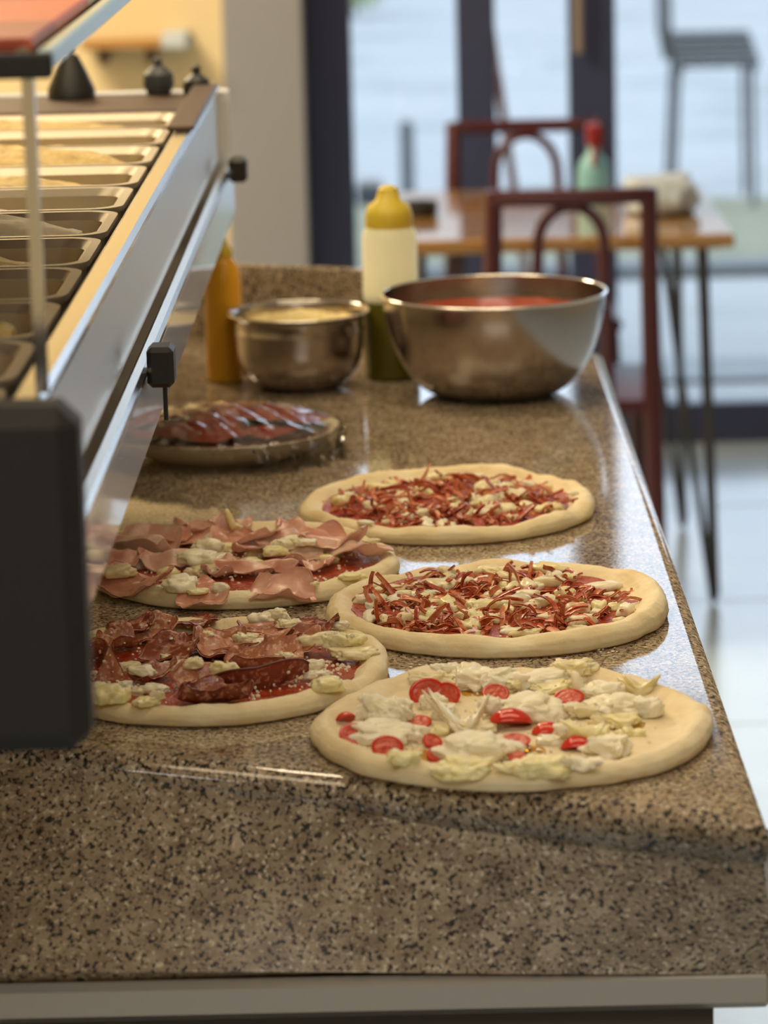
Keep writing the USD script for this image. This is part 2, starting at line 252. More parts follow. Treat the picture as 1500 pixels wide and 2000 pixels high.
for i, (x, y, z, wd, h, L) in enumerate(LAMPS):
    t = Thing('ceiling_light', ['flat ceiling lamp above the near pizzas', 'flat ceiling lamp above the steel bowls', 'long ceiling lamp above the topping case', 'wide ceiling lamp in front of the counter', 'ceiling lamp near the beige wall by the window'][i], 'lamp', (x, y, z + 0.01))
    t.part('housing', box(x - wd / 2 - 0.02, x + wd / 2 + 0.02, y - h / 2 - 0.02, y + h / 2 + 0.02, z + 0.012, 2.9), 'steel_brushed', smooth=False)

# ------------------------------------------------------------------ the counter
def fy(x): return 2.379 + (x - 0.247) * -0.434      # its slanting front edge
ct = Thing('pizza_counter', 'speckled brown granite counter holding the raw pizzas and bowls', 'counter', (0, 3.4, 0))
XL, XR = -0.95, 0.252
ct.part('worktop', bevel_prism([(XL, fy(XL)), (XR, fy(XR)), (XR, fy(XR) + 2.03), (XL, fy(XL) + 2.03)], CZ - 0.040, CZ, 0.015), 'granite', smooth=50)
nx, nz = 30, 8; G = np.zeros((nx, nz, 3))
for i, x in enumerate(np.linspace(XL, XR - 0.001, nx)):
    for j, s in enumerate(np.linspace(0, 1, nz)):
        xs = x + 0.018 * s * (i / (nx - 1)) ** 4; ya = fy(x) + 0.004; G[i, j] = (xs, ya * (1 - s) + (2.475 if x > -0.45 else ya) * s + 0.01, CZ - 0.02 - 0.128 * s)
ct.part('front_apron', sheet(G, 0.02), 'granite_honed')
ct.part('side_apron', box(XR - 0.03, XR - 0.006, 2.53, fy(XR) + 2.0, CZ - 0.150, CZ - 0.034), 'granite_honed', smooth=False)
ct.part('steel_rail', box(XL, XR + 0.014, 2.475, 2.53, CZ - 0.182, CZ - 0.150, 0.006), 'steel_strip', label='brushed steel strip below the granite apron')
ct.part('cabinet', box(XL, XR - 0.03, 2.50, 4.35, 0.08, CZ - 0.16), 'cabinet_brown', smooth=False)
ct.part('plinth', box(XL, XR - 0.08, 2.60, 4.25, 0.0, 0.08), 'black', smooth=False)
bz = [aty(475, 513, 4.46)[2], aty(712, 533, 4.40)[2]]
xe = aty(712, 560, 4.42)[0]
bk = [(x, fy(x) + 2.0) for x in (XL, xe)]
G = np.zeros((2, 2, 3))
bs = bevel_prism([(XL, fy(XL) + 1.985), (xe, fy(xe) + 1.985), (xe, fy(xe) + 2.01), (XL, fy(XL) + 2.01)], CZ - 0.002, bz[1] - 0.010, 0.003)
ct.part('backsplash', bs, 'granite')

# ------------------------------------------------------------------ topping case on the left
z_ = lambda h: CZ + h
dc = Thing('topping_case', 'mirror-polished steel topping case with black end panel left of the pizzas', 'display case', (-0.55, 3.2, CZ))
YE = 4.38
dc.part('mirror_apron', box(-0.226, -0.22, 2.045, YE, z_(0.20), z_(0.256)), 'steel_mirror', smooth=False, label='mirror-polished lower strip')
dc.part('apron_edge', box(-0.232, -0.219, 2.045, YE, z_(0.2565), z_(0.267), 0.003), 'steel_rail', label='bright edge above the mirror strip')
dc.part('body_panel', box(-0.250, -0.238, 2.045, YE, z_(0.268), z_(0.350)), 'steel_body', smooth=False)
dc.part('end_panel', box(-0.95, -0.198, 1.99, 2.04, z_(0.172), z_(0.385), 0.012), 'black_panel', smooth=False, label='black end panel')
dc.part('end_cap', box(-0.95, -0.222, YE, YE + 0.012, z_(0.20), z_(0.355), 0.003), 'cap_white', smooth=False, label='white far end cap')
dc.part('top_rail', box(-0.256, -0.234, 2.045, YE, z_(0.351), z_(0.364), 0.004), 'steel_rail', label='bright top rail')
dc.part('tray_bed', box(-0.95, -0.252, 2.045, YE, z_(0.20), z_(0.212)), 'steel_brushed', smooth=False)
dc.part('back_panel', box(-0.95, -0.93, 2.045, YE, z_(0.212), z_(0.36)), 'steel_brushed', smooth=False)
dc.part('rear_trim', box(-0.93, -0.258, 4.16, YE - 0.005, z_(0.30), z_(0.352), 0.006), 'brown_trim', label='dark brown trim across the far end')
dc.part('corner_trim', box(-0.262, -0.232, 3.78, 4.30, z_(0.3642), z_(0.370), 0.002), 'brown_trim', label='dark brown corner trim')
for y in (2.95, 4.2): dc.part('leg', box(-0.75, -0.70, y, y + 0.05, CZ, z_(0.20), 0.004), 'black', smooth=False)
gs = dc.part('glass_shelf', box(-0.70, -0.228, 2.15, 3.4, z_(0.572), z_(0.58)), 'glass', smooth=False)
dc.part('shelf_edge', box(-0.228, -0.218, 2.15, 3.4, z_(0.570), z_(0.584), 0.002), 'glass_edge', under=gs, smooth=False)
dc.part('shelf_lip', box(-0.70, -0.218, 2.138, 2.15, z_(0.566), z_(0.582), 0.002), 'black', under=gs, smooth=False, label='dark front lip of the glass shelf')
for x, y in ((-0.236, 2.165), (-0.68, 2.25), (-0.68, 3.35)):
    dc.part('shelf_post', box(x - 0.004, x + 0.004, y - 0.004, y + 0.004, z_(0.364), z_(0.571)), 'steel_rail', smooth=False)
for y, z, s in ((2.82, 0.268, 0.017), (4.24, 0.268, 0.015)):
    c = dc.part('clamp', box(-0.2185, -0.196, y - s, y + s, z_(z) - s, z_(z) + s, 0.004), 'black', label='black square clamp')
    if s > 0.016: dc.part('clamp_pin', tube([(-0.205, y, z_(z) - s), (-0.205, y, z_(z) - s - 0.03)], 0.002), 'black', under=c)
def rrect(cx, cy, hx, hy, r, n=6):
    out = []
    for k, (sx, sy) in enumerate(((1, 1), (-1, 1), (-1, -1), (1, -1))):
        for t in np.linspace(0, math.pi / 2, n):
            a = t + k * math.pi / 2; out.append((cx + sx * (hx - r) + r * math.cos(a), cy + sy * (hy - r) + r * math.sin(a)))
    return np.array(out)
def loft(rings, cap0=False, cap1=False):
    n = len(rings[0]); V = np.vstack(rings); F = []
    for a in range(len(rings) - 1):
        for i in range(n):
            j = (i + 1) % n; F += [(a * n + i, a * n + j, (a + 1) * n + j), (a * n + i, (a + 1) * n + j, (a + 1) * n + i)]
    t = (len(rings) - 1) * n
    for i in range(1, n - 1):
        if cap1: F.append((t, t + i, t + i + 1))
        if cap0: F.append((0, i + 1, i))
    return V, np.array(F)
pw = ['nearest', 'second', 'third', 'fourth', 'fifth', 'sixth', 'seventh', 'eighth', 'ninth', 'tenth', 'eleventh']
for k in range(11):
    cy = 2.145 + 0.184 * k; cx = -0.449
    t = Thing('topping_pan', f'{pw[k]} steel topping pan from the front of the topping case', 'pan', (cx, cy, z_(0.214)), 'steel topping pans in the case')
    R = lambda ins, z, r: np.c_[rrect(cx, cy, 0.185 - ins, 0.088 - ins, r), np.full(24, z_(z))]
    t.part('basin', loft([R(0.0, 0.352, 0.03), R(0.0, 0.357, 0.03), R(0.008, 0.357, 0.026), R(0.014, 0.350, 0.024), R(0.020, 0.23, 0.03), R(0.028, 0.222, 0.03), R(0.026, 0.216, 0.03), R(0.018, 0.226, 0.03), R(0.012, 0.345, 0.025), R(0.0, 0.352, 0.03)], False, False), 'steel_pan')
    v, f = VF(trimesh.creation.icosphere(subdivisions=4)); v = v * np.array([0.158, 0.062, 0.05])
    lim = np.array([0.155, 0.06]); v[:, :2] = np.clip(v[:, :2] * 1.25, -lim, lim)
    v[:, 2] = np.clip(v[:, 2], -0.02, 9) + 0.012 * fbm(v * 60, 3, k); 
    single('topping_heap', (v + [cx, cy, z_(0.293 + 0.010 * (k % 3))], f), 'topping_yellow' if k not in (5, 6) else 'crumb', f'heap of pale topping in the {pw[k]} steel pan', 'topping', (cx, cy, z_(0.22)), 'stuff', 'toppings in the steel pans')
def little(name, px, py, y, label, prof, mat_, cat_='pot'):
    p = aty(px, py, y)
    t = Thing(name, label, cat_, (p[0], p[1], z_(0.352)))
    b = t.part('body', lathe(prof, 24, (p[0], p[1], z_(0.352))), mat_)
    t.part('lid_knob', rot(trimesh.creation.icosphere(subdivisions=2, radius=0.006), at=(p[0], p[1], z_(0.352) + prof[-1][1] + 0.004)), mat_)
little('cone_pot', 140, 190, 4.33, 'black cone-shaped pot at the far end of the topping case', [(0, 0), (0.030, 0), (0.030, 0.012), (0.020, 0.035), (0.010, 0.055), (0, 0.057)], 'black')
little('lidded_pot', 310, 170, 4.36, 'round grey pot at the far end of the topping case', [(0, 0), (0.014, 0), (0.020, 0.012), (0.019, 0.026), (0.008, 0.036), (0, 0.037)], 'stool_grey')
little('lidded_pot', 385, 190, 4.30, 'dark round pot nearest the mirrored front panel of the case', [(0, 0), (0.014, 0), (0.018, 0.010), (0.016, 0.022), (0.006, 0.030), (0, 0.031)], 'black')
mc = Thing('menu_card', 'red and orange printed card lying on the glass shelf', 'menu', (-0.42, 2.8, z_(0.58)))
mc.part('cover', box(-0.62, -0.232, 2.16, 3.3, z_(0.581), z_(0.590), 0.002), 'menu_print', smooth=False)
p = aty(270, 80, Y1 - 0.22)
ws = Thing('wall_shelf', 'small brown wall shelf with a white end on the beige wall', 'shelf', (p[0], p[1], p[2]))
ws.part('board', box(p[0] - 0.13, p[0] + 0.06, Y1 - 0.30, Y1 - 0.15, p[2] - 0.012, p[2] + 0.012, 0.003), 'table_wood', smooth=False)
ws.part('end_block', box(p[0] + 0.06, p[0] + 0.12, Y1 - 0.30, Y1 - 0.15, p[2] - 0.014, p[2] + 0.02, 0.004), 'cloth_white', smooth=False, label='white end block')
ws.part('bracket', box(p[0] - 0.09, p[0] - 0.075, Y1 - 0.27, Y1 - 0.15, p[2] - 0.05, p[2] - 0.012), 'brown_trim', smooth=False)
ws.part('bracket', box(p[0] + 0.02, p[0] + 0.035, Y1 - 0.27, Y1 - 0.15, p[2] - 0.05, p[2] - 0.012), 'brown_trim', smooth=False)

# ------------------------------------------------------------------ bowls and bottles
c = np.array([0.1035, 4.125, CZ]); R = 0.1355; Hh = 0.123
def bowl_profile(R, H, rb, t, lip):
    ts = np.linspace(0, 1, 16); o = [(0, 0), (rb * 0.6, 0)]
    for s in ts: a = s * math.pi / 2; o.append((rb + (R - rb) * math.sin(a) ** 0.9, H * (1 - math.cos(a) ** 1.15)))
    o += [(R + lip, H + 0.0006), (R + lip, H + 0.0026), (R - t, H + 0.0022)]
    for s in ts[::-1]: a = s * math.pi / 2; o.append((max(rb + (R - rb) * math.sin(a) ** 0.9 - t, 0), t + (H - t) * (1 - math.cos(a) ** 1.15)))
    return o + [(0, t)]
b = Thing('mixing_bowl', 'large brushed steel mixing bowl of tomato sauce at the far end', 'bowl', c)
pr = bowl_profile(R, Hh, 0.055, 0.0016, 0.0015)
b.part('shell', lathe(pr, 96, c), 'steel_bowl', smooth=40)
b.part('rolled_rim', tube([(c[0] + (R + 0.001) * math.cos(a), c[1] + (R + 0.001) * math.sin(a), c[2] + Hh + 0.0015) for a in np.arange(96) * 2 * np.pi / 96], 0.0022, 8, True), 'steel_rim', smooth=True)
def surface_disc(R, n=20, k=72, amp=0.004, f=40, seed=0, mound=0.0):
    rr = np.linspace(0.02, 1, n) ** 0.8; th = np.arange(k) * 2 * np.pi / k
    X = np.stack([R * rr[:, None] * np.cos(th), R * rr[:, None] * np.sin(th), np.zeros((n, k))], -1)
    fade = np.clip((1 - rr) * 8, 0, 1)[:, None]
    X[..., 2] = (amp * (fbm(X * f, 4, seed) - 0.5) * 2) * (0.3 + 0.7 * fade) + mound * (1 - rr[:, None] ** 2)
    V = np.vstack([X.reshape(-1, 3), [[0, 0, X[0, :, 2].mean()]], X[-1] * [0.95, 0.95, 1] - [0, 0, 0.012]]); F = []
    for i in range(n - 1):
        for j in range(k):
            a, b_, c_, d = i * k + j, i * k + (j + 1) % k, (i + 1) * k + (j + 1) % k, (i + 1) * k + j; F += [(a, d, c_), (a, c_, b_)]
    for j in range(k):
        F.append((n * k, j, (j + 1) % k)); a, d = (n - 1) * k + j, (n - 1) * k + (j + 1) % k; F += [(a, n * k + 1 + j, n * k + 1 + (j + 1) % k), (a, n * k + 1 + (j + 1) % k, d)]
    for j in range(1, k - 1): F.append((n * k + 1, n * k + 1 + j + 1, n * k + 1 + j))
    return V, np.array(F)
def inner_r(pr, z): 
    q = np.array(pr)[19:]; return np.interp(z, q[::-1, 1], q[::-1, 0])
v, f = surface_disc(inner_r(pr, 0.098) - 0.001, amp=0.003, f=50, seed=3)
single('tomato_sauce', (v + c + [0, 0, 0.099], f), 'passata', 'red tomato sauce filling the large steel bowl', 'sauce', c + [0, 0, 0.09], 'stuff', smooth=True)
c2 = np.array([-0.137, 4.205, CZ]); R2, H2 = 0.0865, 0.094
o = [(0, 0.0), (0.045, 0.0), (0.058, 0.006), (0.069, 0.018), (0.0765, 0.034), (0.0795, 0.052), (0.080, 0.068), (0.0812, 0.070), (0.0812, 0.073), (0.0800, 0.075), (0.0802, 0.086), (0.0825, 0.0905), (0.0868, 0.0925), (0.0880, 0.0938), (0.0872, 0.0952), (0.083, 0.0942), (0.0788, 0.088), (0.0785, 0.06), (0.075, 0.034), (0.067, 0.019), (0.056, 0.0075), (0.04, 0.0018), (0, 0.0018)]
b = Thing('cheese_bowl', 'small lipped steel bowl of grated cheese', 'bowl', c2)
b.part('shell', lathe(o, 96, c2), 'steel_bowl', smooth=40)
b.part('rolled_rim', tube([(c2[0] + 0.0872 * math.cos(a), c2[1] + 0.0872 * math.sin(a), c2[2] + 0.0942) for a in np.arange(96) * 2 * np.pi / 96], 0.0014, 8, True), 'steel_rim', smooth=True)
v, f = surface_disc(0.0775, 30, 90, 0.006, 75, 5, 0.010)
single('grated_cheese', (v + c2 + [0, 0, 0.080], f), 'grated', 'fine pale yellow grated cheese in the small bowl', 'cheese', c2 + [0, 0, 0.07], 'stuff', smooth=True)

c = atz(441, 742, CZ)
b = Thing('sauce_bottle', 'orange-yellow squeeze bottle left of the small bowl', 'bottle', c)
b.part('body', lathe([(0, 0), (0.021, 0), (0.0235, 0.003), (0.0235, 0.125), (0.022, 0.142), (0.014, 0.155), (0.012, 0.158), (0, 0.158)], 40, c), 'yellow_plastic', smooth=40)
b.part('nozzle', lathe([(0, 0.158), (0.014, 0.158), (0.014, 0.166), (0.008, 0.172), (0.0035, 0.196), (0, 0.196)], 24, c), 'yellow_cap', smooth=40)
c = atz(767, 736, CZ)
b = Thing('oil_bottle', 'pale squeeze bottle half full of green olive oil between the bowls', 'bottle', c)
b.part('oil_fill', lathe([(0, 0), (0.031, 0), (0.0345, 0.003), (0.0345, 0.098), (0, 0.098)], 48, c), 'olive_oil', smooth=40, label='dark green oil in the lower half')
b.part('body', lathe([(0.0345, 0.098), (0.0347, 0.1), (0.0345, 0.175), (0.033, 0.184), (0.030, 0.190), (0, 0.19)], 48, c), 'frosted_plastic', smooth=40)
b.part('cap', lathe([(0, 0.19), (0.030, 0.19), (0.030, 0.205), (0.026, 0.217), (0.016, 0.224), (0.012, 0.238), (0.006, 0.242), (0, 0.242)], 40, c), 'yellow_cap', smooth=40)

# ------------------------------------------------------------------ pizza makers
rng = np.random.default_rng(7)
class Pizza:
    def __init__(s, name, label, c, R, seed, doughmat, sauce_r=0.865):
        s.c = np.array([c[0], c[1], CZ + 0.0004]); s.R = R; s.seed = seed; s.rng = np.random.default_rng(seed)
        s.t = Thing(name, label, 'pizza', s.c)
        s.n = 260; s.half = 0.19
        prof = np.array([(0.0, 0.0085), (0.3, 0.0085), (0.6, 0.0085), (0.80, 0.0088), (0.835, 0.0100), (0.862, 0.0128), (0.89, 0.0155), (0.918, 0.0170), (0.945, 0.0168), (0.97, 0.0146), (0.99, 0.0115), (1.0, 0.0065), (0.992, 0.002), (0.97, 0.0), (0.5, 0.0), (0.0, 0.0)])
        # finer profile
        tt = np.linspace(0, len(prof) - 1, 46); pr = np.c_[np.interp(tt, np.arange(len(prof)), prof[:, 0]), np.interp(tt, np.arange(len(prof)), prof[:, 1])]
        k = 200; th = np.arange(k) * 2 * np.pi / k; ring = np.c_[np.cos(th), np.sin(th), np.zeros(k)]
        out = 1 + 0.05 * (fbm(ring * 1.6 + seed, 2, seed) - 0.5) + 0.045 * (fbm(ring * 4.5 + seed, 3, seed + 9) - 0.5)
        hgt = 0.72 + 0.75 * fbm(ring * 2.2 + 3 * seed, 3, seed + 1)
        wid = 0.45 + 1.1 * fbm(ring * 1.8 + 7 * seed, 3, seed + 2)
        s.out = (th, out, wid)
        sr = pr[:, None, 0] + 0 * th; top = np.arange(46) < 31
        sr = np.where((sr > 0.7) & (sr < 0.94) & top[:, None], 0.94 - (0.94 - sr) * wid, sr)
        zz = pr[:, None, 1] * np.where(pr[:, None, 0] > 0.75, 0 * th + hgt, 1.0); zz = np.where(pr[:, None, 1] <= 0.0086, pr[:, None, 1], np.maximum(zz, 0.006))
        V = np.stack([R * sr * out * np.cos(th), R * sr * out * np.sin(th), zz], -1)
        V[..., 2] += np.where(pr[:, None, 1] > 0.003, 1, 0) * (0.0058 * (fbm(V * 40 + seed, 3, seed + 3) - 0.5) + 0.0020 * (fbm(V * 130, 2, seed + 4) - 0.5))
        V[..., 2] = np.where(pr[:, None, 1] <= 0, 0, np.maximum(V[..., 2], 0.0008)); V = V + s.c
        q = []
        for i in range(45):
            for j in range(k): q.append((i * k + j, (i + 1) * k + j, (i + 1) * k + (j + 1) % k, i * k + (j + 1) % k))
        s.t.part('crust', (V.reshape(-1, 3), np.array(q)), doughmat, smooth=True)
        g = np.linspace(-s.half, s.half, s.n); X, Y = np.meshgrid(g, g, indexing='ij'); rr = np.hypot(X, Y) / R; A = np.arctan2(Y, X)
        s.H = np.interp(rr / np.interp(A, np.r_[th, 2 * np.pi] , np.r_[out, out[0]], period=2 * np.pi), prof[:12, 0], prof[:12, 1]); s.H[rr > 1.02] = 0
        if sauce_r:
            v, f = surface_disc(1.0, 34, 120, 0.0, 1, seed); a = np.arctan2(v[:, 1], v[:, 0]); rad = np.hypot(v[:, 0], v[:, 1])
            w_ = np.interp(a, th, wid, period=2 * np.pi); sz = R * (0.94 - (0.94 - sauce_r) * w_) * (1 + 0.05 * (fbm(np.c_[np.cos(a), np.sin(a), 0 * a] * 5, 3, seed + 5) - 0.5))
            P = np.c_[v[:, 0] * sz, v[:, 1] * sz, np.zeros(len(v))]
            edge = np.clip((1 - rad) / 0.12, 0, 1) ** 0.5
            P[:, 2] = np.where(v[:, 2] < -0.006, 0.004, 0.0085 + 0.0022 * edge + 0.0022 * (fbm(P * 150, 3, seed + 6) - 0.5) * (0.3 + edge) + 0.003 * np.clip((rad - 0.9) * 10, 0, 1))
            s.t.part('tomato_sauce', (P + s.c, f), 'sauce', smooth=True); s.H[rr < sauce_r] += 0.002
    def ij(s, xy): return tuple(np.clip(((xy + s.half) / (2 * s.half) * (s.n - 1)).round().astype(int), 0, s.n - 1).T)
    def place(s, name, mesh, mat_, xy, sink=0.25, smooth=True, drape=0, under=None, label=None, pct=60):
        """Rests a piece (its own coordinates) on what lies at xy so far."""
        v, f = VF(mesh); v = v + [xy[0], xy[1], 0]; k = s.ij(v[:, :2])
        if drape:
            Hs = gaussian_filter(s.H, drape); v[:, 2] += Hs[k]
        else:
            lo = v[:, 2].min(); h = v[:, 2].max() - lo; v[:, 2] += np.percentile(s.H[k], pct) - lo - sink * h
        if not under:
            grow = np.zeros_like(s.H); np.maximum.at(grow, k, v[:, 2]); grow = np.maximum(gaussian_filter(grow, 1.2), 0)
            s.H = np.maximum(s.H, np.where(grow > 0, grow, 0))
        s.last = v[:, 2].min()
        return s.t.part(name, (v + s.c, f), mat_, smooth=smooth, under=under, label=label), v
    def pix(s, px, py, half=0.004):
        """Where on the toppings so far the ray of a pixel lands."""
        for z in np.arange(0.055, 0.006, -0.001):
            xy = atz(px, py, CZ + z)[:2] - s.c[:2]
            if np.hypot(*xy) < s.R and s.H[s.ij(xy[None])][0] + half >= z: break
        return xy
    def rand(s, rmax=0.78): 
        r, a = s.R * rmax * math.sqrt(s.rng.random()), s.rng.random() * 2 * math.pi; return np.array([r * math.cos(a), r * math.sin(a)])
ICO2, ICO3, ICO4 = (trimesh.creation.icosphere(subdivisions=k) for k in (2, 3, 4))
def lump(sz, seed, rough=0.35, fine=0.0, ico=ICO2, bend=0.0):
    """A torn, rounded piece about sz across."""
    v, f = VF(ico); v = v.copy(); o = seed * 3.17; sz = np.array(sz, float); w = v * sz / sz.mean()
    d = 1 + rough * 2.4 * (fbm(w * 1.4 + o, 2, seed) - 0.5) + (fine * 2.8 * (fbm(w * 4 + o, 3, seed + 1) - 0.5) - fine * 0.8 * np.clip(1 - 5 * np.abs(noise(w * 2.2 + o, seed + 5) - 0.5), 0, 1) if fine else 0)
    v = v * d[:, None]; v = np.sign(v) * np.abs(v) ** 0.85
    v[:, 2] = np.where(v[:, 2] < -0.5, -0.5 + (v[:, 2] + 0.5) * 0.2, v[:, 2])
    v = v * np.array(sz) / 2
    if bend: v[:, 1] += bend * v[:, 0] ** 2 / max(sz[0], 1e-6) * 2; v[:, 2] += abs(bend) * 0.5 * np.abs(v[:, 0])
    return v, f
def shred(L, w_, t_, g):
    n = 8; s = np.linspace(-0.5, 0.5, n); k, k2, ph = g.normal(0, 1.0), g.normal(0, 1.0), g.random() * 6
    a = k * s + k2 * s * s * 2; x = np.cumsum(np.cos(a)) * L / n; y = np.cumsum(np.sin(a)) * L / n; x -= x.mean(); y -= y.mean()
    z = L * 0.10 * np.sin(ph + s * g.uniform(2, 6)) ; X = np.zeros((n, 2, 3)); tw = g.uniform(-1.2, 1.2) * s + g.normal(0, 0.5)
    wd = w_ * (0.65 + 0.35 * np.cos(s * 2.6))
    nx_, ny_ = -np.sin(a), np.cos(a)
    for j, sg in enumerate((-0.5, 0.5)):
        X[:, j, 0] = x + nx_ * np.cos(tw) * wd * sg; X[:, j, 1] = y + ny_ * np.cos(tw) * wd * sg; X[:, j, 2] = z + np.sin(tw) * wd * sg
    return sheet(X, t_)
def ruffle(L, W, seed, folds=1.5, amp=0.010, nu=28, nv=20, curl=0.006, th=0.0011, ragged=0.12):
    g = np.random.default_rng(seed); u, v = np.meshgrid(np.linspace(-1, 1, nu), np.linspace(-1, 1, nv), indexing='ij'); o = seed * 1.7
    n1 = fbm(np.stack([u * 0.9 + o, v * 0.6, 0 * u], -1), 2, seed) - 0.5; n2 = fbm(np.stack([u * 1.4, v * 1.1 + o, 0 * u + 5], -1), 2, seed + 1) - 0.5
    n3 = fbm(np.stack([u * 4, v * 4 + o, 0 * u + 9], -1), 2, seed + 2) - 0.5
    # a disc-like outline
    cx, cy = u * np.sqrt(1 - 0.46 * v * v), v * np.sqrt(1 - 0.46 * u * u)
    x = L / 2 * (cx + 0.30 * n2 + ragged * n3); y = W / 2 * (cy + 0.35 * n1 + ragged * n3 + g.normal(0, 0.2) * u * u)
    ph = g.random() * 6; f = folds * math.pi * v + ph + 2.2 * n1 + 0.6 * u
    wave = 0.5 + 0.5 * np.sin(f)
    z = amp * wave * (0.6 + 0.8 * (n2 + 0.5)) + 0.008 * n2 + 0.003 + 0.0012 * n3
    y = y + 0.30 * amp * np.cos(f)
    e = np.clip(np.hypot(cx, cy) - 0.72, 0, 1) / 0.28
    z = z + curl * e * (n1 + 0.25) * 2
    return sheet(np.stack([x, y, np.maximum(z, 0.0006)], -1), th)
def crumbs(pz, n, seed, rmax=0.8, sz=(0.0008, 0.0018), name='parmesan_crumbs', mat_='crumb'):
    g = np.random.default_rng(seed); out = []; ico = VF(trimesh.creation.icosphere(subdivisions=0))
    cl = [(pz.rand(rmax)) for _ in range(14)]
    for i in range(n):
        xy = cl[g.integers(14)] + g.normal(0, 0.016, 2) if g.random() < 0.75 else pz.rand(rmax)
        if np.hypot(*xy) > pz.R * 0.85: continue
        h = pz.H[pz.ij(xy[None])][0]; s_ = g.uniform(*sz)
        out.append((ico[0] * s_ * g.uniform(0.6, 1.3, 3) + pz.c + [xy[0], xy[1], h + s_ * 0.4], ico[1]))
    pz.t.part(name, cat(*out), mat_, kind='stuff', smooth=False)
def shape_px(pz, w_px, h_px, py):
    """Size on the pizza of an outline in the photograph: across, and up (seen at about 16 degrees)."""
    d = np.linalg.norm(atz(750, py, CZ) - EYE); return w_px * d / FPX, h_px * d / FPX
CH = ('cheese_a', 'cheese_b', 'cheese_c')

# ---- the two pizzas with shredded spicy salami
def shredded(name, label, c, R, seed, nsh, nch, patches, bare=None):
    pz = Pizza(name, label, c, R, seed, 'dough'); g = pz.rng
    def ok(xy): return bare is None or all(np.hypot(*(xy - b[:2])) > b[2] for b in bare)
    for i in range(nch):
        xy = pz.rand(0.80)
        if not ok(xy): continue
        s_ = g.uniform(0.008, 0.017); ln = g.uniform(1.0, 2.6)
        pz.place('cheese_chunk', rot(lump((s_ * ln, s_, s_ * g.uniform(0.6, 1.0)), seed * 100 + i, 0.45, 0.16), rz=g.random() * 6.28), CH[g.integers(3)], xy, 0.12)
    cl = [pz.rand(0.76) for _ in range(20)]
    for i in range(nsh):
        xy = cl[g.integers(20)] + g.normal(0, 0.016, 2) if g.random() < 0.6 else pz.rand(0.80)
        if np.hypot(*xy) > R * 0.81 or not ok(xy): continue
        L = g.uniform(0.018, 0.052) * (0.75 if g.random() < 0.5 else 1); up = g.random() < 0.09
        mesh = rot(shred(L, g.uniform(0.0028, 0.0058), g.uniform(0.0012, 0.0020), g), rz=0, ry=-g.uniform(0.4, 1.0) if up else g.normal(0, 0.22), rx=g.normal(0, 0.35))
        pz.place('salami_shred', rot(mesh, rz=g.random() * 6.28), f'shred_{"abc"[g.integers(3)]}', xy, 0.20 if up else 0.22, pct=72)
    for i in range(nch // 2):
        xy = pz.rand(0.74)
        if not ok(xy): continue
        s_ = g.uniform(0.008, 0.016)
        pz.place('cheese_chunk', rot(lump((s_ * g.uniform(1, 1.8), s_, s_ * 0.7), seed * 100 + 60 + i, 0.45, 0.10), rz=g.random() * 6.28), CH[g.integers(3)], xy, 0.1)
    for px, py, w_, h_ in patches:
        a, b_ = shape_px(pz, w_, h_, py)
        pz.place('cheese_chunk', rot(lump((a, a * 0.6, b_ * 0.8), int(px), 0.4, 0.1), rz=g.normal(0, 0.3)), CH[g.integers(3)], pz.pix(px, py), 0.1)
    crumbs(pz, 260, seed)
    return pz
shredded('salami_shred_pizza', 'raw pizza topped with shredded red salami, farthest of the five', (0.034, 3.440), 0.153, 11, 330, 48, [(735, 950, 60, 26), (860, 932, 55, 24), (975, 955, 40, 28), (945, 998, 55, 20), (790, 985, 45, 16), (715, 1022, 32, 14), (1120, 960, 20, 14)])
b2 = np.array([[*(atz(1225, 1165, CZ)[:2] - [0.074, 3.0]), 0.028], [*(atz(712, 1180, CZ)[:2] - [0.074, 3.0]), 0.018]])
shredded('salami_shred_pizza', 'raw pizza topped with shredded red salami, by the right counter edge', (0.074, 3.0), 0.155, 23, 340, 58, [(860, 1140, 80, 26), (840, 1160, 40, 26), (945, 1130, 50, 20), (790, 1215, 45, 45), (825, 1212, 55, 30), (960, 1160, 40, 24), (1105, 1160, 50, 35), (1180, 1145, 70, 26), (1075, 1114, 70, 30), (1000, 1230, 45, 20), (735, 1150, 40, 28), (930, 1190, 60, 18), (1210, 1205, 26, 16), (1130, 1225, 50, 16)], b2)

# ---- ham pizza
pz = Pizza('ham_pizza', 'raw pizza with folded pink ham slices and torn cheese, left against the case', (-0.163, 3.19), 0.150, 31, 'dough'); g = pz.rng
ham = [(270, 1078, 135, 80, -0.3), (235, 1110, 80, 50, 0.4), (268, 1135, 75, 70, 1.2), (330, 1100, 95, 50, 0.2), (370, 1056, 110, 50, 0.1), (385, 1036, 85, 45, -0.2), (445, 1030, 70, 40, 0.5), (480, 1062, 75, 70, 1.0), (505, 1082, 90, 55, 0.2), (550, 1042, 90, 42, -0.1), (585, 1030, 60, 40, 0.6), (640, 1075, 110, 75, 0.5), (700, 1090, 110, 55, -0.5), (622, 1104, 60, 36, 0.1), (395, 1152, 95, 36, 0.0), (590, 1092, 70, 40, 0.3), (225, 1140, 60, 40, 0.8), (335, 1050, 60, 40, 0.3), (430, 1120, 60, 40, -0.2)]
for i in range(12): pz.place('cheese_chunk', lump((0.022, 0.016, 0.012), 900 + i, 0.4, 0.1), CH[i % 3], pz.rand(0.7), 0.1)
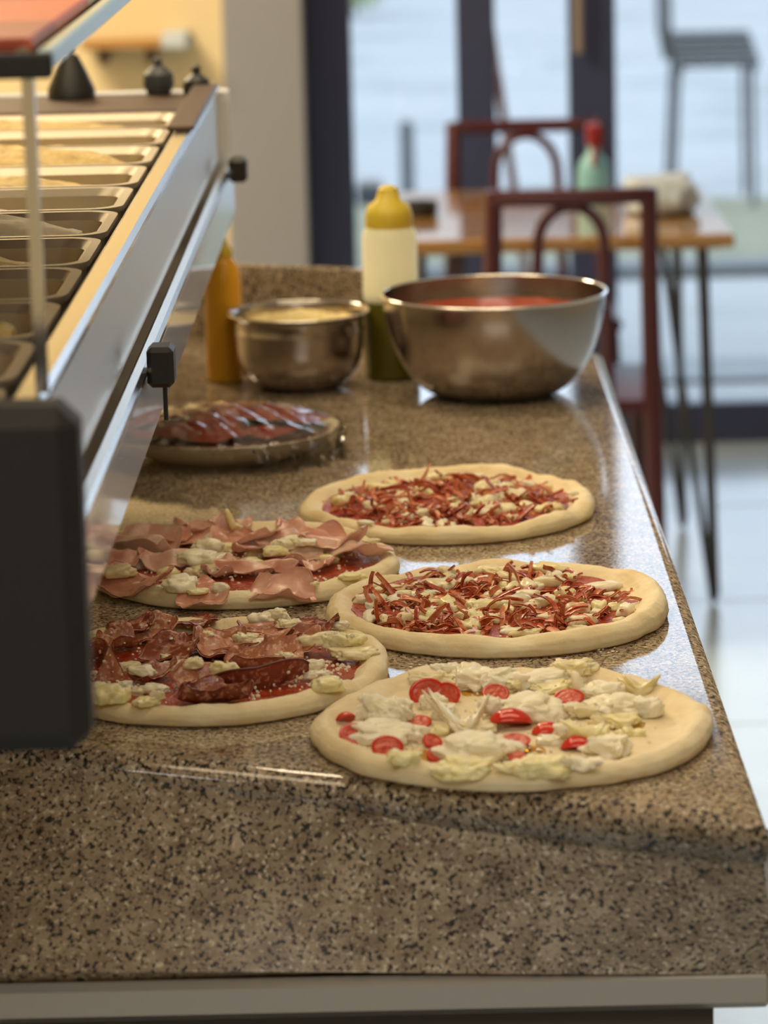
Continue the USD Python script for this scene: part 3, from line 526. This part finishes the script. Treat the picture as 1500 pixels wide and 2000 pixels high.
for i, (px, py, w_, h_, a) in enumerate(ham):
    L, hh = shape_px(pz, w_, h_, py)
    pz.place('ham_slice', rot(ruffle(L * g.uniform(1.05, 1.3), max(hh * 2.1, 0.048), 300 + i, g.uniform(0.5, 1.05), hh * 0.42, curl=hh * 0.12, ragged=0.05), rz=a), 'ham' if i % 3 else 'ham_pale', pz.pix(px, py - 3 if py > 1140 else py), drape=6)
for px, py, w_, h_ in [(405, 1068, 58, 42), (385, 1098, 70, 30), (432, 1092, 55, 26), (352, 1138, 62, 36), (380, 1122, 40, 20), (562, 1072, 60, 28), (540, 1092, 42, 24), (590, 1062, 55, 20), (600, 1080, 36, 18), (232, 1128, 55, 28), (345, 1086, 36, 16), (612, 1152, 22, 14), (690, 1138, 46, 16), (385, 1168, 36, 14), (440, 1108, 90, 14), (660, 1060, 40, 16), (430, 1146, 30, 24), (460, 1040, 26, 18), (725, 1062, 26, 8), (320, 1160, 24, 8)]:
    a, b_ = shape_px(pz, w_, h_, py)
    pz.place('cheese_chunk', rot(lump((a * 1.2, a * g.uniform(0.55, 0.85), b_), int(px + py), 0.4, 0.12, ICO3), rz=g.normal(0, 0.3)), CH[g.integers(3)], pz.pix(px, py, b_ * 0.4), 0.12, pct=80)
pz.place('cheese_chunk', rot(lump((0.007, 0.012, 0.026), 5, 0.2), ry=-0.35), 'cheese_c', pz.pix(452, 1040), 0.1)
for px, py, w_, h_, a in [(500, 1118, 165, 36, 0.05), (555, 1146, 125, 46, 0.15)]:
    L, hh = shape_px(pz, w_, h_, py)
    pz.place('ham_slice', rot(ruffle(L, 0.036, 350 + px, 0.8, hh * 0.6, curl=0.002, ragged=0.06), rz=a), 'ham', pz.pix(px, py + 2), drape=6)
crumbs(pz, 420, 33)

# ---- salami pizza
pz = Pizza('salami_pizza', 'raw pizza with large curled salami slices, front left against the case', (-0.173, 2.803), 0.151, 47, 'dough'); g = pz.rng
sl = [(470, 1262, 200, 60, 0.15, 'salami', .010), (540, 1240, 150, 50, -0.1, 'salami', .008), (360, 1222, 130, 40, 0.1, 'salami_dark', .006), (300, 1245, 100, 40, 0.4, 'salami', .008), (600, 1243, 120, 40, -0.1, 'salami_dark', .009), (430, 1272, 110, 60, 0.5, 'salami', .014), (335, 1282, 120, 60, -0.3, 'salami_dark', .010), (170, 1288, 100, 60, 0.2, 'salami', .014), (572, 1278, 110, 60, 0.5, 'salami', .016), (255, 1240, 90, 36, 0.0, 'salami_dark', .006), (395, 1338, 110, 50, 0.5, 'salami', .016), (420, 1366, 140, 36, 0.05, 'salami_dark', .010), (305, 1322, 100, 40, 0.6, 'salami_dark', .010), (230, 1262, 80, 36, 0.3, 'salami', .008), (520, 1300, 150, 46, 0.1, 'salami', .010)]
for i, (px, py, w_, h_, rz, mt, am) in enumerate(sl):
    L, hh = shape_px(pz, w_, h_, py)
    pz.place('salami_slice', rot(ruffle(L, max(L * 0.62, hh * 1.8), 520 + i, g.uniform(0.5, 1.1), am, curl=0.006, th=0.0016, ragged=0.07), rz=rz), mt, pz.pix(px, py), drape=4)
# the big slice curling up towards the front, and one standing on its edge
t = np.linspace(-1, 1, 30)
for px, py, W, hmax, lean, mt, sd in ((500, 1326, 0.088, 0.024, 0.010, 'salami_dark', 1), (215, 1325, 0.026, 0.034, -0.006, 'salami', 2)):
    hs = np.linspace(0, 1, 8); X = np.zeros((30, 8, 3))
    for j, s in enumerate(hs):
        prof = np.sqrt(np.clip(1 - np.abs(t) ** 2.4 * 0.85, 0.02, 1)) if sd == 1 else np.clip(1 - np.abs(t), 0.03, 1) ** 0.8
        X[:, j, 0] = t * W / 2; X[:, j, 1] = -0.020 * (1 - t * t) * (sd == 1) + 0.006 * t - lean * s * 1.0; X[:, j, 2] = hmax * s * prof + (0.010 * np.clip(t, 0, 1) if sd == 1 else 0)
    path, v = pz.place('salami_slice', rot(sheet(X, 0.0018), rz=0.1), mt, pz.pix(px, py), 0.15, pct=30)
    dz = v[:, 2].min() - VF(rot(sheet(X, 0.0018), rz=0.1))[0][:, 2].min(); xy = pz.pix(px, py)
    e = rot((X[:, -1], np.zeros((1, 3), int)), rz=0.1)[0]; pz.t.part('rind', rot(tube(e, 0.0011, 5), at=pz.c + [xy[0], xy[1], dz]), 'rind', under=path, smooth=True)
for px, py, w_, h_ in [(188, 1352, 80, 52), (212, 1358, 60, 40), (150, 1322, 50, 24), (242, 1338, 30, 18), (262, 1348, 40, 20), (288, 1368, 48, 22), (308, 1362, 26, 20), (298, 1345, 50, 22), (515, 1212, 46, 30), (545, 1210, 36, 26), (562, 1218, 40, 16), (622, 1230, 66, 30), (668, 1232, 30, 16), (648, 1262, 34, 34), (668, 1262, 44, 40), (694, 1262, 36, 28), (690, 1285, 84, 26), (610, 1302, 40, 36), (622, 1315, 40, 18), (640, 1340, 56, 34), (606, 1325, 22, 18), (440, 1318, 46, 34), (500, 1322, 56, 28), (470, 1325, 30, 20), (330, 1285, 40, 22), (375, 1290, 36, 26), (500, 1265, 60, 26), (480, 1252, 40, 24), (250, 1300, 40, 26), (275, 1315, 50, 22), (400, 1240, 34, 14), (560, 1290, 40, 24), (350, 1300, 60, 24), (180, 1250, 30, 14)]:
    a, b_ = shape_px(pz, w_, h_, py)
    pz.place('cheese_chunk', rot(lump((a * 1.2, a * g.uniform(0.55, 0.85), b_), int(px + py), 0.45, 0.14, ICO3), rz=g.normal(0, 0.3)), CH[g.integers(3)], pz.pix(px, py, b_ * 0.4), 0.12, pct=72)
crumbs(pz, 900, 49, sz=(0.0008, 0.0022))

# ---- white pizza with burrata and cherry tomatoes
pz = Pizza('burrata_pizza', 'raw white pizza with torn burrata and cherry tomato halves, nearest the front', (0.074, 2.612), 0.158, 62, 'dough_white', None); g = pz.rng
for i, (px, py, w_) in enumerate([(740, 1412, 60), (830, 1475, 80), (960, 1330, 70), (1080, 1345, 80), (1200, 1340, 50), (870, 1340, 90), (1010, 1470, 90), (770, 1398, 40), (925, 1350, 60), (1230, 1420, 60)]):
    v, f = surface_disc(1.0, 10, 36, 0, 1, i); a = np.arctan2(v[:, 1], v[:, 0]); rad = np.hypot(v[:, 0], v[:, 1]); L, _ = shape_px(pz, w_, 1, py)
    sz = L / 2 * (1 + 0.9 * (fbm(np.c_[np.cos(a), np.sin(a), 0 * a] * 1.7 + i, 2, i) - 0.5)); P = np.c_[v[:, 0] * sz, v[:, 1] * sz * 1.3, 0.0012 * (1 - rad ** 2) + np.where(v[:, 2] < -0.006, -0.001, 0.0003)]
    xy = pz.pix(px, py, 0.001)
    if np.hypot(*xy) < 0.74 * pz.R: pz.place('olive_oil', (P, f), 'oil', xy, drape=3)
def tomato(px, py, w_, tilt, rz, cutup=True):
    L, _ = shape_px(pz, w_, 1, py); r = L / 2 * 1.05
    prof = [(0, -0.78), (0.45, -0.68), (0.75, -0.45), (0.93, -0.2), (1.0, 0.0), (0.93, 0.06), (0.80, 0.04)]
    sk = rot(lathe(np.array(prof) * r, 24, sx=1.15, sy=0.9), rz=rz, rx=tilt)
    fl_ = [(0.82 * r * math.cos(a) * 1.15, 0.82 * r * math.sin(a) * 0.9, 0.05 * r) for a in np.arange(24) * math.pi / 12]
    v, f = surface_disc(0.84 * r, 8, 24, 0.0012, 300, int(px)); v = v * [1.15, 0.9, 1]; v[:, 2] = np.where(v[:, 2] < -0.006, -0.2 * r, v[:, 2] + 0.03 * r)
    path, vv = pz.place('tomato_half', sk, 'tomato_skin', pz.pix(px, py), 0.2)
    dz = vv[:, 2].min() - VF(sk)[0][:, 2].min(); xy = pz.pix(px, py)
    pz.t.part('cut_face', rot((v, f), rz=rz, rx=tilt, at=pz.c + [xy[0], xy[1], dz]), 'tomato_flesh', under=path, smooth=True)
for a in [(835, 1362, 60, 1.3, 0.2), (872, 1362, 50, 1.2, -0.5), (676, 1405, 34, 2.4, 0.2), (692, 1442, 52, 0.75, 0.5), (732, 1432, 56, 2.6, -0.3), (757, 1466, 54, 0.8, 0.3), (996, 1412, 74, 2.7, 0.05), (1068, 1424, 52, 2.9, 0.4), (1006, 1452, 50, 0.3, 0.1), (845, 1450, 40, 0.6, 0.9), (968, 1358, 46, 0.7, 0.4), (1112, 1366, 48, 0.4, 0.1), (1282, 1388, 22, 2.2, 0.0), (850, 1478, 38, 0.5, 1.2), (820, 1412, 40, 0.4, 0.3), (1130, 1455, 60, 2.8, 0.2), (790, 1440, 34, 2.5, 0.4), (1010, 1478, 30, 0.5, 0.1)]: tomato(*a)
big = [(756, 1385, 92, 66), (838, 1322, 80, 44), (935, 1322, 120, 62), (985, 1312, 80, 50), (745, 1430, 150, 50), (842, 1372, 50, 40), (870, 1388, 46, 44), (906, 1420, 100, 36), (1032, 1382, 150, 70), (930, 1458, 140, 66), (1062, 1325, 130, 46), (1120, 1305, 90, 40), (1180, 1350, 90, 44), (1205, 1378, 120, 52), (1250, 1345, 66, 40), (1262, 1385, 60, 48), (1065, 1346, 90, 22), (1055, 1482, 120, 52), (1140, 1488, 70, 26), (1095, 1442, 76, 26), (1150, 1438, 90, 62), (1195, 1455, 80, 56), (1215, 1408, 80, 30), (1180, 1402, 46, 30), (1108, 1402, 50, 32), (905, 1488, 110, 46), (788, 1478, 60, 34), (960, 1385, 46, 44), (930, 1400, 70, 30), (990, 1505, 50, 20), (870, 1310, 60, 36), (1010, 1345, 40, 24), (1150, 1370, 80, 36), (880, 1345, 40, 26), (1230, 1430, 50, 26), (855, 1428, 40, 22)]
for i, (px, py, w_, h_) in enumerate(big):
    a, b_ = shape_px(pz, w_, h_, py); bt = i % 3 == 0 or w_ > 125
    pz.place('burrata_piece' if bt else 'cheese_chunk', rot(lump((a * 1.12, a * g.uniform(0.55, 0.8), b_ * 0.92), int(px * 3 + py), 0.48, 0.20, ICO4 if w_ > 85 else ICO3, g.normal(0, 0.5) if w_ < 110 else 0), rz=g.normal(0, 0.25)), 'burrata' if bt else CH[g.integers(3)], pz.pix(px, py, b_ * 0.35), 0.14, pct=40)
pz.place('cheese_chunk', rot(lump((0.010, 0.012, 0.032), 8, 0.2), ry=-0.3), 'cheese_b', pz.pix(1132, 1335), 0.1, pct=30)
crumbs(pz, 520, 66, 0.72)

g = np.random.default_rng(5); ico0 = VF(trimesh.creation.icosphere(subdivisions=0)); bits = []
for px, py in [(430, 1022), (1197, 1274), (1062, 1258), (880, 1545), (560, 1195), (600, 1440), (820, 1300), (470, 1000), (1175, 1268), (700, 905), (660, 1185), (1010, 1072)]:
    for k in range(4): q = atz(px, py, CZ)[:2] + g.normal(0, 0.006, 2) * (k > 0); r_ = g.uniform(0.0007, 0.0016); bits.append((ico0[0] * r_ * [1.3, 1, 0.7] + [q[0], q[1], CZ + r_ * 0.5], ico0[1]))
single('flour_crumbs', cat(*bits), 'crumb', 'tiny pale crumbs of dough and flour scattered on the granite', 'crumbs', (0, 3.0, CZ), 'stuff', smooth=False)

# ------------------------------------------------------------------ wrapped dish of cured meat
c = np.array([-0.210, 3.785, CZ]); HX, HY = 0.129, 0.124; ZS = 0.70
d = Thing('oval_dish', 'cream oval dish under cling film below the topping case', 'dish', c)
d.part('dish_body', lathe([(q[0], q[1] * ZS) for q in [(0, 0.004), (0.55, 0.004), (0.60, 0.0), (0.64, 0.0), (0.66, 0.004), (0.80, 0.014), (0.92, 0.030), (0.98, 0.040), (1.0, 0.0425), (0.995, 0.0445), (0.97, 0.0435), (0.90, 0.034), (0.76, 0.018), (0.62, 0.009), (0, 0.008)]], 80, c, HX, HY), 'ceramic', smooth=50)
g = np.random.default_rng(81)
for i in range(10):
    a = i * 2.4; r = 0.0 if i == 0 else 0.072 * math.sqrt(i / 9)
    v, f = ruffle(g.uniform(0.11, 0.14), g.uniform(0.085, 0.11), 800 + i, 1.2, 0.010, curl=0.003) if i else ruffle(0.26, 0.25, 800, 0.5, 0.004, curl=0.0)
    v, f = rot((v, f), rz=g.random() * 6.28, at=(c[0] + r * math.cos(a), c[1] + r * math.sin(a), c[2] + (0.017 + 0.0024 * i) * (i > 0) + 0.011 * (i == 0))); q = np.hypot((v[:, 0] - c[0]) / HX, (v[:, 1] - c[1]) / HY)
    k_ = np.minimum(1, 0.93 / np.maximum(q, 1e-6)); v[:, 0] = c[0] + (v[:, 0] - c[0]) * k_; v[:, 1] = c[1] + (v[:, 1] - c[1]) * k_
    v[:, 2] = np.maximum(v[:, 2], c[2] + 0.012 + 0.022 * np.clip((q - 0.55) / 0.45, 0, 1) ** 1.3 + 0.0004 * i); v[:, 2] = np.minimum(v[:, 2], c[2] + 0.050 - 0.018 * np.clip(q, 0, 1) ** 2)
    single('cured_meat_slice', (v, f), 'bresaola', 'dark red cured meat slice under the cling film in the oval dish', 'meat', c + [0, 0, 0.03], group='cured meat in the oval dish', smooth=True)
n, k = 46, 220; rr = np.linspace(0.0, 1.30, n); th = np.arange(k) * 2 * np.pi / k; X = np.zeros((n, k, 3))
for i, r in enumerate(rr):
    q = min(r, 1.005); down = max(r - 1.0, 0)
    base = 0.0325 + 0.0205 * (1 - min(r, 1) ** 2)
    hang = 0.16 + 0.95 * np.exp(-((np.angle(np.exp(1j * (th + 0.62)))) / 0.55) ** 2); down = down * hang
    out = q + 0.03 * np.minimum(down * 8, 1) - 0.25 * np.maximum(down - 0.1, 0)
    X[i, :, 0] = out * HX * np.cos(th); X[i, :, 1] = out * HY * np.sin(th)
    dirw = fbm(np.stack([(X[i, :, 0] + 0.55 * X[i, :, 1]) * 90, (X[i, :, 1] - 0.5 * X[i, :, 0]) * 9, 0 * th], -1), 2, 6) - 0.5
    rad = fbm(np.stack([np.cos(th) * 14, np.sin(th) * 14, 0 * th + r * 2], -1), 3, 4) - 0.5
    X[i, :, 2] = base + 0.013 * dirw * min(1.2 - r, 1) * (r < 1.02) + 0.004 * rad * min(r, 1) - down * 0.125
    if r > 1:
        s_ = 0.022 * np.minimum(down * 7, 1); X[i, :, 0] += s_ * rad * np.cos(th) * 3; X[i, :, 1] += s_ * rad * np.sin(th) * 3; X[i, :, 2] += s_ * (fbm(np.stack([np.cos(th) * 22, np.sin(th) * 22, 0 * th + r * 9], -1), 2, 9) - 0.5) * 2
X[..., 2] = np.maximum(X[..., 2], 0.001); F = []
for i in range(n - 1):
    for j in range(k): F.append((i * k + j, (i + 1) * k + j, (i + 1) * k + (j + 1) % k, i * k + (j + 1) % k))
single('cling_film', (X.reshape(-1, 3) + c, np.array(F)), 'film', 'creased clear cling film stretched over the oval dish', 'cling film', c + [0, 0, 0.04], smooth=True)

# ------------------------------------------------------------------ tables and chairs by the window
def chair(name, label, cx, yb, face, ztop, wd=0.32):
    """Bistro chair with an arch in its back; face +1 looks away from the camera."""
    t = Thing(name, label, 'chair', (cx, yb + face * 0.2, 0)); h = wd / 2; r = 0.016
    for s in (-1, 1):
        t.part('back_post', tube([(cx + s * h * 1.10, yb - face * 0.05, 0), (cx + s * h * 1.04, yb, 0.45), (cx + s * h, yb - face * 0.02, 0.7), (cx + s * h * 0.98, yb - face * 0.05, ztop)], [0.014, 0.019, 0.018, 0.017]), 'chair_red', smooth=True)
        t.part('front_leg', tube([(cx + s * h * 1.1, yb + face * 0.41, 0), (cx + s * h * 0.98, yb + face * 0.38, 0.45)], [0.012, 0.018]), 'chair_red', smooth=True)
    t.part('seat', box(cx - h - 0.02, cx + h + 0.02, min(yb + face * 0.0, yb + face * 0.42), max(yb, yb + face * 0.42), 0.435, 0.465, 0.01), 'chair_red', smooth=False)
    t.part('top_rail', tube([(cx + h * q, yb - face * (0.05 + 0.012 * (1 - q * q)), ztop - 0.012) for q in np.linspace(-1, 1, 9)], 0.016), 'chair_red', smooth=True)
    aw = h * 0.42
    t.part('back_arch', tube([(cx - aw * 1.15, yb, 0.47)] + [(cx - aw * math.cos(a), yb - face * (0.03 + 0.015 * math.sin(a)), ztop - 0.03 - aw * 1.2 + aw * 1.2 * math.sin(a)) for a in np.linspace(0, math.pi, 15)] + [(cx + aw * 1.15, yb, 0.47)], 0.011), 'chair_red', smooth=True)
    for s in (-1, 1): t.part('stretcher', tube([(cx + s * h * 1.06, yb - face * 0.03, 0.2), (cx + s * h * 1.06, yb + face * 0.40, 0.2)], 0.009), 'chair_red', smooth=True)
a, b_ = aty(960, 370, 6.35), aty(1270, 366, 6.35)
chair('bistro_chair', 'dark red arch-backed metal chair on the near side of the wooden table', (a[0] + b_[0]) / 2, 6.40, 1, a[2] - 0.005, b_[0] - a[0])
a, b_ = aty(882, 240, 7.85), aty(1170, 240, 7.85)
chair('bistro_chair', 'dark red arch-backed metal chair on the window side of the wooden table', (a[0] + b_[0]) / 2, 7.80, -1, a[2], b_[0] - a[0])
tb = Thing('wooden_table', 'small wooden table with black hairpin legs by the window', 'table', (0.32, 7.0, 0))
tb.part('tabletop', box(-0.03, 0.635, 6.62, 7.42, 0.722, 0.75, 0.004), 'table_wood', smooth=False)
for x, y, dx, dy in ((0.60, 6.66, -1, 1), (0.595, 7.37, -1, -1), (0.01, 6.66, 1, 1), (0.01, 7.37, 1, -1)):
    tb.part('hairpin_leg', cat(tube([(x + dx * 0.02, y, 0.722), (x, y, 0.02), (x + 0.004 * dx, y + dy * 0.01, 0.008), (x + dx * 0.004, y + dy * 0.02, 0.02), (x + dx * 0.02, y + dy * 0.11, 0.722)], 0.0075, 8), tube([(x + dx * 0.10, y + dy * 0.02, 0.722), (x + dx * 0.006, y + dy * 0.01, 0.008)], 0.0075, 8), box(x + dx * 0.05 - 0.06, x + dx * 0.05 + 0.06, y + dy * 0.05 - 0.06, y + dy * 0.05 + 0.06, 0.717, 0.722)), 'hairpin', smooth=40)
c = atz(1160, 395, 0.75); c[1] = min(c[1], 7.25); c = np.array([aty(1160, 350, c[1])[0], c[1], 0.75])
sp = Thing('spray_bottle', 'teal spray bottle with a red trigger head on the wooden table', 'bottle', c)
sp.part('body', lathe([(0, 0), (0.034, 0), (0.036, 0.004), (0.036, 0.06), (0.030, 0.085), (0.014, 0.105), (0.013, 0.12), (0, 0.12)], 24, c), 'teal', smooth=40)
hd = sp.part('spray_head', cat(box(c[0] - 0.015, c[0] + 0.015, c[1] - 0.035, c[1] + 0.02, c[2] + 0.12, c[2] + 0.165, 0.005), box(c[0] - 0.008, c[0] + 0.008, c[1] - 0.045, c[1] - 0.035, c[2] + 0.14, c[2] + 0.155)), 'red_plastic', smooth=False)
sp.part('trigger', tube([(c[0], c[1] - 0.02, c[2] + 0.125), (c[0], c[1] - 0.035, c[2] + 0.10), (c[0], c[1] - 0.032, c[2] + 0.08)], 0.005), 'red_plastic', under=hd)
c = np.array([0.51, 7.0, 0.75]); v, f = lump((0.16, 0.22, 0.10), 77, 0.4, 0.1, ICO3); v[:, 2] += 0.001 - v[:, 2].min()
single('folded_cloth', (v + c, f), 'cloth_white', 'crumpled pale grey cloth on the right of the wooden table', 'cloth', c, smooth=True)
c = np.array([0.03, 7.0, 0.75])
sp = Thing('small_pot', 'small black pot on the left corner of the wooden table', 'pot', c)
sp.part('cup', lathe([(0, 0), (0.030, 0), (0.034, 0.004), (0.036, 0.03), (0.032, 0.03), (0.030, 0.006), (0, 0.006)], 24, c), 'black', smooth=40)

# ------------------------------------------------------------------ outdoors
fb = Thing('facade', loc=(0, 44, 0), kind='structure')          # the house across the square, seen in the polished granite
fb.part('wall', box(-32, 40, 44, 52, -0.1, 6.4), 'facade', smooth=False)
for k in range(2):
    for i in range(14): fb.part('window', box(-29 + i * 5, -27 + i * 5, 43.9, 44.05, 1.2 + k * 2.9, 2.9 + k * 2.9), 'facade_glass', smooth=False)
p1, p2 = atz(1310, 405, 0), atz(1476, 412, 0); yo = 12.8; sx0, sx1 = aty(1325, 130, yo)[0], aty(1468, 130, yo)[0]; zs = aty(1400, 132, yo)[2]
t = Thing('terrace_chair', 'grey slatted chair standing outside on the bright paving', 'chair', ((sx0 + sx1) / 2, yo, 0))
for x, xx in ((sx0, p1[0]), (sx1, p2[0])):
    t.part('leg', tube([(xx, yo, 0), (x, yo, zs)], 0.011), 'stool_grey', smooth=True)
    t.part('leg', tube([(xx + 0.01, yo + 0.45, 0), (x + 0.01, yo + 0.42, zs)], 0.011), 'stool_grey', smooth=True)
for k in range(5): t.part('seat_slat', box(sx0 - 0.01, sx1 + 0.03, yo + 0.088 * k, yo + 0.088 * k + 0.074, zs + 0.018 * k, zs + 0.034 + 0.018 * k, 0.004), 'stool_grey', smooth=False)
t.part('seat_frame', cat(box(sx0, sx0 + 0.02, yo, yo + 0.42, zs - 0.02, zs), box(sx1, sx1 + 0.02, yo, yo + 0.42, zs - 0.02, zs)), 'stool_grey', smooth=False)
for k in range(2): t.part('back_post', tube([(sx0 - 0.01, yo + 0.42 * k, zs), (sx0 - 0.035, yo + 0.42 * k, zs + 0.12), (sx0 - 0.04, yo + 0.42 * k, zs + 0.42)], 0.014), 'stool_grey', smooth=True)
t.part('back_rail', tube([(sx0 - 0.04, yo, zs + 0.40), (sx0 - 0.04, yo + 0.42, zs + 0.40)], 0.014), 'stool_grey', smooth=True)
p = atz(797, 380, 0)
t = Thing('bollard', 'slim grey bollard outside seen above the oil bottle', 'bollard', p)
t.part('post', lathe([(0, 0), (0.035, 0), (0.028, 0.03), (0.028, 0.27), (0.02, 0.29), (0, 0.295)], 20, p), 'kerb_grey')
p = atz(722, 395, 0)
t = Thing('planter', 'low dark planter outside beside the window frame', 'planter', p)
t.part('trough', box(p[0] - 0.05, p[0] + 0.05, p[1] - 0.05, p[1] + 0.15, 0, 0.07, 0.008), 'stool_grey', smooth=False)
t.part('soil', box(p[0] - 0.042, p[0] + 0.042, p[1] - 0.042, p[1] + 0.142, 0.06, 0.074), 'brown_trim', smooth=False)
p = atz(690, 30, 0)
t = Thing('bush', 'yellow-green bush outside at the top of the left pane', 'bush', p); g = np.random.default_rng(4); leaves = []
for i in range(260):
    d_ = g.normal(0, 1, 3); d_ /= np.linalg.norm(d_); d_ = d_ * g.uniform(0.5, 1) ** 0.4 * [0.30, 0.30, 0.28]; s_ = g.uniform(0.03, 0.06)
    X = np.zeros((3, 2, 3)); X[:, :, 0] = np.array([-1, 0, 1])[:, None] * s_; X[:, 0, 1] = -s_ * 0.4 * np.array([0.2, 1, 0.2]); X[:, 1, 1] = s_ * 0.4 * np.array([0.2, 1, 0.2]); X[1, :, 2] += 0.008
    leaves.append(rot(sheet(X, 0.002), rz=g.random() * 6, rx=g.normal(0, 0.6), ry=g.normal(0, 0.6), at=p + d_ + [0, 0, 0.32]))
t.part('leaves', cat(*leaves), 'leaf_green', kind='stuff', smooth=False); t.part('stem', tube([p, p + [0.02, 0, 0.4]], 0.015), 'brown_trim')
a, b_ = aty(950, 0, 8.9), aty(988, 260, 8.9); dirv = (b_ - a) / (a[2] - b_[2]); foot = a + dirv * a[2]
t = Thing('leaning_pole', 'slim copper-brown pole leaning outside against the window frame', 'pole', foot)
t.part('shaft', tube([foot, a - dirv * 0.5], 0.012), 'copper_pole', smooth=True); t.part('ferrule', rot(trimesh.creation.cylinder(radius=0.016, height=0.04), at=foot + [0, 0, 0.02]), 'black')
